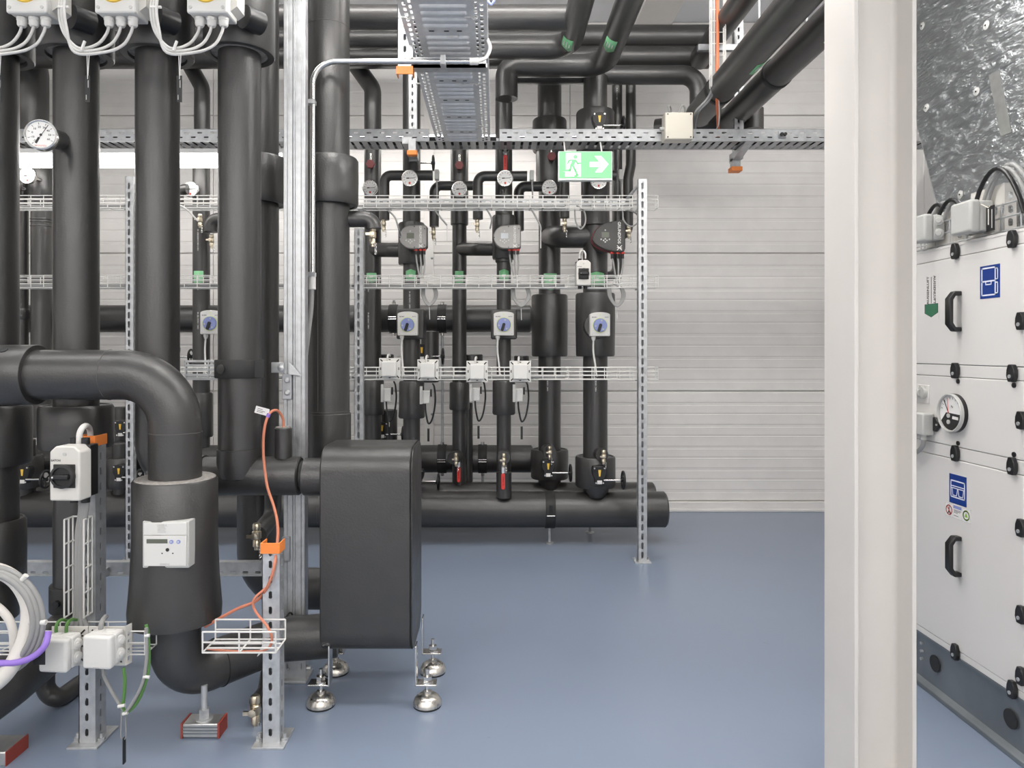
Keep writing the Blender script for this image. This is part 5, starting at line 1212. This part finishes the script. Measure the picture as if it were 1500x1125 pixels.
# ---- big dial thermometer on P1
t1, x1 = TALL[1]
gc = P(60, 197.5, 2.82)
t = thing('dial_thermometer', 'big dial thermometer on a black stub of the first tall pipe', 'gauge', gc)
r = .0575
ax = (P(93, 207, 3.05) - gc).normalized()
part('stub', G().cyl(gc + ax * .06, P(95, 208, 3.10), .040, 28), 'foam', t)
d0 = -ax; ex = V((-d0.y, d0.x, 0)).normalized() * 1; ex = V((1, .25, 0)).normalized(); ey = V((0, 0, 1))
Mg = FR(gc, ex, ey); n_ = (Mg @ V((0, 0, 1)) - gc)
part('case', G().lathe([(r * .98, 0), (r, .004), (r, .03), (r * .9, .038), (.03, .042), (.03, .08)], gc, -n_, 40), 'steel', t)
ring(t, gc + n_ * .002, n_, r * .97, .0045, 'steel', 'bezel')
d = part('dial_face', G().prism(circ(0, 0, r * .93, 36), Mg, -.002, .0006), 'dial', t)
g = G()
for k, s_ in enumerate(('-20', '-10', '0', '10', '20', '30', '40', '50', '60')):
    a = math.radians(230 - 32.5 * k); ca, sa = math.cos(a), math.sin(a)
    g.strokes([((ca * r * .72, sa * r * .72), (ca * r * .82, sa * r * .82))], .0018, Mg, .0006, .001)
    text(g, s_, .011, Mg @ Matrix.Translation((ca * r * .54, sa * r * .54, .0007)))
part('scale_marks', g, 'ink', d)
part('needle', G().strokes([((-.012, -.022), (.026, .040))], .002, Mg, .0012, .002).strokes([((-.016, -.030), (-.008, -.014))], .008, Mg, .0012, .002).prism(circ(0, 0, .005, 14), Mg, .0012, .0025), 'ink', d)
g = G(); text(g, 'MONTEX', .010, Mg @ Matrix.Translation((0, -.043, .0007))); part('red_lettering', g, 'ink_pink', d)

# ---- big actuators at the top with three glands each
def mk_bigact():
    t = thing('large_actuator', '', 'actuator')
    part('body', G().box(-.082, .082, -.0, .10, -.03, .20), 'plastic_white', t, bevel=.006)
    part('lid', G().box(-.084, .084, -.022, 0, -.034, .21), 'plastic_white', t, bevel=.008, seg=3)
    part('side_block', G().prism([(.08, -.01), (.11, .012), (.11, .2), (.08, .2)], FC((0, .11, 0)), 0, .09), 'plastic_pale', t)
    part('black_neck', G().cyl((.10, .13, .02), (.15, .20, .02), .05, 24), 'black', t)
    dl = part('gold_dial', G().lathe([(.058, 0), (.056, .008), (.045, .010)], (-.004, -.022, .065), (0, -1, 0), 32), 'yellow', t)
    part('dial_window', G().cyl((-.004, -.031, .065), (-.004, -.034, .065), .044, 28), 'beige', dl)
    part('dial_pointer', G().box(-.02, .012, -.037, -.034, .03, .10), 'plastic_pale', dl)
    for x in (-.068, .066): part('lid_screw', G().cyl((x, -.022, -.012), (x, -.025, -.012), .007, 12), 'plastic_grey', t)
    for q, x in enumerate((-.05, -.0, .05)):
        gl = part('cable_gland', G().lathe([(.017, 0), (.021, .004), (.021, .016), (.019, .018), (.019, .034), (.014, .042)], (x, .03, -.028), (0, 0, -1), 16), 'plastic_white', t)
        part('cable', G().tube(smooth_path([(x, .03, -.06), (x - .008, .025, -.10), (x - .035, .015, -.145 - .004 * q), (x - .08 - .01 * q, .0, -.172 - .008 * q), (-.17, -.01, -.168 - .013 * q), (-.222 + .012 * q, -.01 - .006 * q, -.10), (-.235 + .014 * q, -.01 - .006 * q, 0), (-.21 + .008 * q, .0, .12)]), .0062, 10), 'cable_white', t)
    part('cable_tie', G().cyl((-.235, -.018, -.01), (-.19, -.018, -.01), .006, 8), 'plastic_white', t)
    part('cable_tie', G().cyl((-.14, -.018, -.19), (-.125, -.018, -.15), .006, 8), 'plastic_white', t)
    tg = part('hanging_tag', G().box(-.129, -.107, -.012, -.010, -.40, -.29), 'black_matt', t)
    part('tag_print', G().box(-.124, -.121, -.0125, -.012, -.39, -.37).box(-.116, -.113, -.0125, -.012, -.34, -.31), 'plastic_grey', tg)
    for x in (-.122, -.112): part('tag_cord', G().cyl((x, -.008, -.19), (-.117, -.011, -.305), .0018, 6), 'cable_white', t)
    return t
for (px, py, lab) in ((43, 10, 'cream actuator with gold dial and three cables, leftmost at top'), (172, 10, 'cream actuator with gold dial and three cables, second at top'), (306, 10, 'cream actuator with gold dial and three cables, third at top')):
    place('bigact', mk_bigact, P(px, py, 2.80), lab, 'large actuators at the top edge', scale=.94)

# ================================================================ air handling unit
XA = 1.89; YN, YE = 2.50, 3.62
def AY(px, X=XA): return X * F / (px - CX)
t = thing('air_handling_unit', 'white air handling unit with latched doors and black handles behind the column', 'ventilation unit', (2.35, 3.0, 0))
D = .95
part('core', G().box(XA + .012, XA + D, YN + .01, YE - .01, .245, 1.925), 'seam', t)
def ap(name, z0, z1, y0, y1, x=XA, m='ahu_white', th=.02, bv=.003): return part(name, G().box(x, x + th, y0, y1, z0, z1), m, t, bevel=bv)
Yd0, Yd1 = 2.562, YE - .06
door_u = ap('upper_door', 1.438, 1.879, Yd0, Yd1); mid = ap('middle_panel', 1.102, 1.386, Yd0, Yd1); door_l = ap('lower_door', .272, 1.047, Yd0, Yd1)
for z0, z1 in ((1.388, 1.436), (1.049, 1.10), (.243, .270), (1.881, 1.93)): ap('frame_rail', z0, z1, Yd0, Yd1, XA + .002)
for y0, y1 in ((YN, Yd0 - .003), (Yd1 + .003, YE)): ap('corner_post', .243, 1.93, y0, y1, XA + .001)
for z0, z1 in ((1.388, 1.436), (1.049, 1.10), (.243, .27)): ap('corner_joint', z0, z1, YN, Yd0 - .002, XA - .001, 'plastic_grey', .02, .001)
part('top_panel', G().box(XA, XA + D, YN, YE, 1.925, 1.935), 'ahu_white', t)
part('near_end_panel', G().box(XA + .02, XA + D, YN, YN + .015, .243, 1.93), 'ahu_white', t)
# base frame: channel with holes
bz = .243
g = G().panel(FL((XA + .022, YE, .012)), YE - YN, [(0, .06, 1, 0, 0, 0), (.06, .225, 1, 0, 0, 0)])
bs = part('base_frame', g, 'ahu_base', t, solid=.004)
part('base_top_flange', G().box(XA + .0, XA + .05, YN, YE, .236, .243), 'ahu_base', t)
part('base_bottom_flange', G().prism([(XA, 0), (XA, .02), (XA + .006, .024), (XA + .026, .04), (XA + .05, .04), (XA + .05, 0)], FR((0, YN, 0), (1, 0, 0), (0, 0, 1)), -(YE - YN), 0), 'ahu_base', t, bevel=.003)
for px, py in ((1371, 972), (1482, 1053)):
    Y = AY(px, XA + .02); part('lifting_hole', G().lathe([(.035, 0), (.035, .003)], (XA + .0165, Y, PZ(py, Y)), (-1, 0, 0), 26), 'black_matt', bs)
for z in (.19, .155, .12): part('frame_screw', G().cyl((XA + .02, 3.2, z), (XA + .01, 3.2, z), .007, 8), 'galv', bs)
# latches
def mk_latch():
    l = G().prism([(-.012, -.03), (.012, -.03), (.02, -.012), (.02, .012), (.010, .034), (-.010, .034), (-.018, .014), (-.02, -.008)], FL((0, 0, 0)), 0, .018)
    return mesh('latch', l, 'black')
lm = mk_latch(); sm = mesh('latch_screw', G().cyl((-.018, 0, -.01), (-.021, 0, -.01), .007, 10), 'galv')
for px, z in [(px, z) for px in (1402, 1486) for z in (1.900, 1.412, 1.074, .262)] + [(1499, z) for z in (1.60, 1.245, .86, .55, .33)]:
    Y = AY(px); o = link_part('latch', lm, t, Matrix.Translation(V((XA, Y, z)) - V((2.35, 3.0, 0)))); md = o.modifiers.new('b', 'BEVEL'); md.width = .003; md.segments = 2
    link_part('latch_screw', sm, o)
for px, z in ((1404, 1.37), (1404, 1.118), (1486, 1.37), (1486, 1.118)):
    Y = AY(px); part('panel_plug', G().cyl((XA, Y, z), (XA - .004, Y, z), .0095, 14), 'black', mid)
# handles
for dr_, z in ((door_u, 1.655), (door_l, .66)):
    Y = 2.915; hh = .082; h = G(); e = .052; a = .018
    pf = [(0, hh), (-e * .55, hh), (-e, hh - .03), (-e, -hh + .03), (-e * .55, -hh), (0, -hh), (0, -hh + a), (-e * .45, -hh + a), (-e + a, -hh + .036), (-e + a, hh - .036), (-e * .45, hh - a), (0, hh - a)]
    M = FR((XA, Y, z), (1, 0, 0), (0, 0, 1)); h.add(*(lambda q: (q.v, q.f))(G().prism(pf, M, -.016, .016)))
    part('door_handle', h, 'black', dr_, bevel=.004)
# stickers
def sticker(par, name, px, z0, z1, wpx=None, y0=None, y1=None, m='blue_sign'):
    return part(name, G().box(XA - .0012, XA, y0, y1, z0, z1), m, par)
def FLy(Y, z): return FL((XA - .0013, Y, z))
sa, sb = AY(1436), AY(1465)
s1 = sticker(door_u, 'blue_pictogram', 0, 1.696, 1.822, y0=sb, y1=sa)
w_, h_ = sa - sb, .126; M = FLy(sa, 1.696)
def L(*pts): return [((a[0] * w_, a[1] * h_), (b[0] * w_, b[1] * h_)) for a, b in zip(pts, pts[1:])]
g = G().strokes(L((.1, .1), (.78, .1), (.78, .92), (.1, .92), (.1, .1)) + L((.1, .52), (.78, .52)), .0055, M, 0, .0004).strokes(L((.3, .52), (.3, .42), (.58, .42), (.58, .52)) + L((.8, .88), (.9, .88), (.9, .56), (.8, .56)) + L((.8, .46), (.9, .46), (.9, .14), (.8, .14)), .004, M, .0001, .0005)
part('pictogram_lines', g, 'sign_pale', s1)
sa, sb = AY(1391), AY(1416)
s2 = sticker(door_l, 'blue_pictogram', 0, .867, .987, y0=sb, y1=sa)
w_, h_ = sa - sb, .12; M = FLy(sa, .867)
g = G().strokes(L((.1, .22), (.9, .22), (.9, .78), (.1, .78), (.1, .22)), .005, M, 0, .0004).strokes(L((.1, .60), (.9, .60)) + L((.1, .53), (.9, .53)) + L((.18, .53), (.22, .28), (.44, .28), (.50, .53)) + L((.52, .53), (.58, .28), (.8, .28), (.85, .53)), .0035, M, .0001, .0005)
part('pictogram_lines', g, 'sign_pale', s2)
sa, sb = AY(1385), AY(1422.5)
s3 = sticker(door_l, 'info_label', 0, .806, .862, y0=sb, y1=sa, m='paper'); w_, h_ = sa - sb, .056; M = FLy(sa, .806)
def ringpoly(cx, cy, r0, r1, n=20): return [((cx + r0 * math.cos(a), cy + r0 * math.sin(a)), (cx + r0 * math.cos(b), cy + r0 * math.sin(b))) for a, b in [(2 * PI * i / n, 2 * PI * (i + 1) / n) for i in range(n)]]
part('label_border', G().strokes(L((0.005, .02), (.995, .02), (.995, .98), (.005, .98), (.005, .02)) + L((.32, .02), (.32, .98)) + L((.67, .02), (.67, .98)), .0012, M, 0, .0003), 'plastic_grey', s3)
part('prohibition_ring', G().strokes(ringpoly(w_ * .16, h_ * .5, .019, 0) + [((w_ * .16 - .013, h_ * .5 + .013), (w_ * .16 + .013, h_ * .5 - .013))], .004, M, .0003, .0006), 'ink_red', s3)
part('prohibition_figure', G().strokes([((w_ * .16, h_ * .72), (w_ * .16, h_ * .45)), ((w_ * .16, h_ * .45), (w_ * .12, h_ * .25)), ((w_ * .16, h_ * .45), (w_ * .2, h_ * .25))], .005, M, .0001, .0004), 'ink', s3)
part('recycle_ring', G().strokes(ringpoly(w_ * .83, h_ * .5, .018, 0), .005, M, .0003, .0006).prism([(w_ * .83 - .010, h_ * .5 - .007), (w_ * .83 + .010, h_ * .5 - .007), (w_ * .83, h_ * .5 + .011)], M, .0003, .0006), 'lime_green', s3)
part('blue_bar', G().prism([(w_ * .34, h_ * .74), (w_ * .65, h_ * .74), (w_ * .65, h_ * .96), (w_ * .34, h_ * .96)], M, .0001, .0004), 'blue_knob', s3)
part('text_lines', G().strokes([((w_ * .36, h_ * y), (w_ * x, h_ * y)) for x, y in ((.63, .63), (.6, .54), (.5, .45), (.52, .22))], .002, M, .0001, .0004), 'ink', s3)
# air direction label
Yc_ = AY(1364.5); s4 = part('direction_label', G().box(XA - .0008, XA, AY(1376), AY(1354), 1.630, 1.83), 'ahu_white', door_u, label='clear label with direction arrow and lettering')
g = G(); M = FL((XA - .0009, Yc_, 1.757)); st_ = .024
for sgn in (1, -1):
    if sgn > 0: Mt = FR((XA - .0009, Yc_ - .024, 1.757), (0, 0, -1), (0, -1, 0))
    else: Mt = FR((XA - .0009, Yc_ + .024, 1.757), (0, 0, 1), (0, 1, 0))
    text(g, 'AUSSENLUFT', .021, Mt)
g.strokes([((0, -.055), (0, .055))], .004, M, 0, .0004)
part('lettering', g, 'ink', s4)
poly = [(-.045, 0), (.045, 0), (.045, -.038), (0, -.056), (-.045, -.038)]
part('arrow_border', G().prism([(x * 1.06, y * 1.05 + .001) for x, y in poly], FL((XA - .0009, Yc_, 1.697)), 0, .0003), 'ink', s4)
part('green_arrow', G().prism(poly, FL((XA - .0009, Yc_, 1.697)), .0003, .0006), 'green_dark', s4)
# round pressure gauge
Yg_ = 2.94; zg = 1.24; r = .079
pg = thing('pressure_gauge', 'round differential pressure gauge on the middle panel of the ventilation unit', 'gauge', (XA - .02, Yg_, zg))
part('rear_case', G().lathe([(r, 0), (r, .016)], (XA, Yg_, zg), (-1, 0, 0), 40), 'black', pg)
Mg = FL((XA - .016, Yg_, zg))
d = part('dial_face', G().prism(circ(0, 0, r * .98, 36), Mg, 0, .003), 'dial', pg)
ring(pg, (XA - .027, Yg_, zg), (1, 0, 0), r * .96, .004, 'plastic_grey', 'clear_bezel')
part('bezel_wall', G().lathe([(r * .93, 0), (r, 0), (r, .011), (r * .93, .011), (r * .93, 0.0001)], (XA - .016, Yg_, zg), (-1, 0, 0), 36), 'plastic_grey', pg)
part('lower_mask', G().prism([(-.062, -.036), (-.03, .0), (.058, -.004), (.055, -.05)] + [(r * .9 * math.cos(a), r * .9 * math.sin(a)) for a in [math.radians(-42 - 10 * i) for i in range(11)]], Mg, .003, .005), 'black_matt', d)
part('mask_label', G().prism([(.012, -.012), (.048, -.014), (.048, -.026), (.010, -.024)], Mg, .005, .0055), 'paper', d)
for x, y in ((-.012, -.012), (-.012, -.038)): part('adjust_screw', G().prism(circ(x, y, .009, 14), Mg, .005, .009), 'plastic_grey', d)
part('needle', G().strokes([((-.012, 0), (-.042, .05))], .003, Mg, .006, .007), 'ink', d)
part('red_needle', G().strokes([((-.012, 0), (-.016, .058))], .002, Mg, .0075, .0085), 'ink_red', d)
g = G()
for k in range(9):
    a = math.radians(165 - 17 * k); g.strokes([((.052 * math.cos(a) * 1.1, .052 * math.sin(a) * 1.1), (.06 * math.cos(a) * 1.1, .06 * math.sin(a) * 1.1))], .0016, Mg, .003, .0034)
text(g, 'Pa', .014, Mg @ Matrix.Translation((.006, .026, .003)))
part('scale_marks', g, 'ink', d)
# duct sensor and plug
se = thing('duct_sensor', 'grey duct sensor with black flange and cable beside the pressure gauge', 'sensor', (XA, 3.12, 1.18))
Ys = 3.13; zs_ = 1.175
part('body', G().box(XA - .055, XA - .004, Ys - .055, Ys + .09, zs_ - .045, zs_ + .05), 'plastic_grey', se, bevel=.006)
part('flange', G().prism([(-.0, .03), (.022, .03), (.045, .008), (.045, -.008), (.022, -.03), (0, -.03)], FL((XA, Ys - .05, zs_ + .005)), 0, .012), 'black', se, bevel=.003)
part('flange_screw', G().cyl((XA - .012, Ys - .085, zs_ + .005), (XA - .016, Ys - .085, zs_ + .005), .005, 10), 'steel', se)
part('gland', G().cyl((XA - .03, Ys - .02, zs_ - .04), (XA - .03, Ys - .02, zs_ - .066), .013, 12), 'plastic_grey', se)
part('cable', G().tube(smooth_path([(XA - .03, Ys - .02, zs_ - .06), (XA - .03, Ys - .015, zs_ - .09), (XA - .028, Ys + .03, zs_ - .125), (XA - .02, Ys + .12, zs_ - .15), (XA - .02, Ys + .2, zs_ - .16)]), .009, 10), 'cable_grey', se)
so = thing('cable_socket', 'small grey cable socket on a square plate above the duct sensor', 'socket', (XA, 3.17, 1.31))
part('plate', G().box(XA - .004, XA, 3.115, 3.24, 1.265, 1.345), 'ahu_white', so, bevel=.002)
part('socket', G().cyl((XA - .004, 3.15, 1.31), (XA - .02, 3.15, 1.31), .026, 16).cyl((XA - .02, 3.15, 1.31), (XA - .035, 3.21, 1.31), .016, 14), 'plastic_grey', so)
for dy in (-.02, .02): part('plate_screw', G().cyl((XA - .004, 3.16 + dy, 1.338), (XA - .007, 3.16 + dy, 1.338), .005, 8), 'plastic_grey', so)

# ---- boxes, basket and cables on top of the unit
tb = basket('grey wire basket running along the top edge of the ventilation unit', (XA + .02, YE, 1.945), YE - YN, .14, .10, step=.10, r=.0035, dirx=(0, -1, 0), up=(0, 0, 1), m='galv', nside=2)
for i, (px0, px1, y_t, y_b, lab) in enumerate(((1347, 1387, 322, 358, 'grey junction box with two knockouts on top of the ventilation unit, by the column'), (1417, 1452, 302, 345, 'larger grey junction box with black tag on top of the ventilation unit'))):
    X = XA + .0; y1_ = AY(px0, X); y0_ = AY(px1, X); zb_ = 1.955 if i else 1.965; zt_ = zb_ + (.125 if i else .115)
    j = thing('roof_junction_box', lab, 'junction box', (X, (y0_ + y1_) / 2, 1.935))
    ym = (y0_ + y1_) / 2 + .02
    part('lid', G().box(X - .06, X - .02, ym - .06, ym + .065, zb_, zt_), 'plastic_grey', j, bevel=.010, seg=3)
    part('body', G().box(X - .02, X + .03, ym - .058, ym + .062, zb_ + .004, zt_ - .004), 'plastic_grey', j, bevel=.006)
    if i == 0:
        for z in (.03, .085): part('knockout', G().lathe([(.022, 0), (.021, .004), (.012, .006), (.010, .010)], (X + .0, ym - .058, zb_ + z), (-.5, -1, 0), 20), 'plastic_grey', j)
    pl = part('slotted_plate', G().panel(FL((X + .035, ym + .08, 1.94)), .19, [(0, .15 if i == 0 else .19, .05, .008, .02, .4)]), 'plastic_pale', j, solid=.003)
    part('plate_flange', G().panel(FR((X + .035, ym - .11, 1.94), (0, 0, 1), (1, -.2, 0)), .16 if i == 0 else .19, [(0, .04, .05, .015, .008, .3)]), 'plastic_pale', j, solid=.003)
    if i:
        tg = part('hanging_tag', G().box(X - .012, X - .008, ym - .12, ym - .078, 1.95, 2.045), 'black', j); part('tag_print', G().box(X - .0124, X - .012, ym - .112, ym - .108, 1.96, 2.03).box(X - .0124, X - .012, ym - .094, ym - .088, 1.975, 2.035), 'plastic_pale', tg)
        part('tag_cord', G().tube([(X - .02, ym - .02, zt_), (X - .012, ym - .09, 2.04), (X - .012, ym - .10, 2.045)], .002, 6), 'beige', j)
def arc(lab, pa, pb, top, m, X, X2=None, r=.0085):
    pts = []
    for i in range(13):
        u_ = i / 12; y = pa[0] + (pb[0] - pa[0]) * u_; z = pa[1] + (pb[1] - pa[1]) * u_ + (top - max(pa[1], pb[1])) * math.sin(PI * u_) ** .8
        pts.append((X + ((X2 or X) - X) * u_, y, z))
    single('arched_cable', G().tube(pts, r, 10), m, lab, 'cable', group='arched cables above the ventilation unit')
arc('black cable arching over the left roof box, next to the column', (3.25, 2.03), (3.03, 1.98), 2.16, 'black', XA + .05)
arc('grey cable arching over the left roof box, next to the column', (3.22, 2.03), (2.99, 1.98), 2.16, 'cable_grey', XA + .06)
arc('black cable arching right of the left roof box', (3.08, 2.05), (2.86, 1.96), 2.165, 'black', XA + .01)
arc('grey cable arching right of the left roof box', (3.05, 2.05), (2.87, 1.96), 2.155, 'cable_grey', XA + .02)
arc('black cable arching over the larger roof box at right', (2.82, 2.07), (2.56, 1.99), 2.22, 'black', XA + .0)
arc('grey cable arching over the larger roof box at right', (2.79, 2.07), (2.54, 1.99), 2.215, 'cable_grey', XA + .012)
arc('second grey cable arching over the larger roof box at right', (2.78, 2.07), (2.52, 1.99), 2.225, 'cable_grey', XA + .02)

# ---- foil-clad duct above the unit
XD = 2.02
d = thing('foil_duct', 'air duct wrapped in crinkled aluminium foil insulation above the ventilation unit', 'duct', (XD + .4, 2.6, 1.99))
pf = [(1.15, 2.0), (3.235, 2.0), (3.39, 2.42), (3.75, 3.35), (3.75, 3.9), (1.15, 3.9)]
part('foil_cladding', G().prism(pf, FR((XD, 0, 0), (0, 1, 0), (0, 0, 1)), 0, .9), 'foil', d, bevel=.02)
def strip(z0, z1, s0, s1, nm='foil_tape'):
    part(nm, G().prism([(1.16, z0), (s0, z1), (s0 + .02, z1 + .085), (1.16, z0 + .085)], FR((XD - .0015, 0, 0), (0, 1, 0), (0, 0, 1)), 0, .0014), 'foil', d)
strip(2.62, 2.62, 3.45, 0); strip(2.86, 2.86, 3.53, 0)
part('foil_tape', G().prism([(2.80, 2.35), (2.86, 2.35), (2.93, 2.62), (2.87, 2.62)], FR((XD - .0022, 0, 0), (0, 1, 0), (0, 0, 1)), 0, .0014), 'alu', d)
for px, py in ((1352, 38), (1446, 37), (1432, 134), (1358, 158), (1482, 247), (1408, 285)):
    Y = AY(px, XD); z = PZ(py, Y); p = part('insulation_pin', G().lathe([(.018, 0), (.018, .0025), (.008, .004), (.005, .005)], (XD - .002, Y, z), (-1, 0, 0), 20), 'plastic_grey', d)
    part('pin_tip', G().cyl((XD - .006, Y, z), (XD - .009, Y, z), .004, 8), 'black_matt', p)
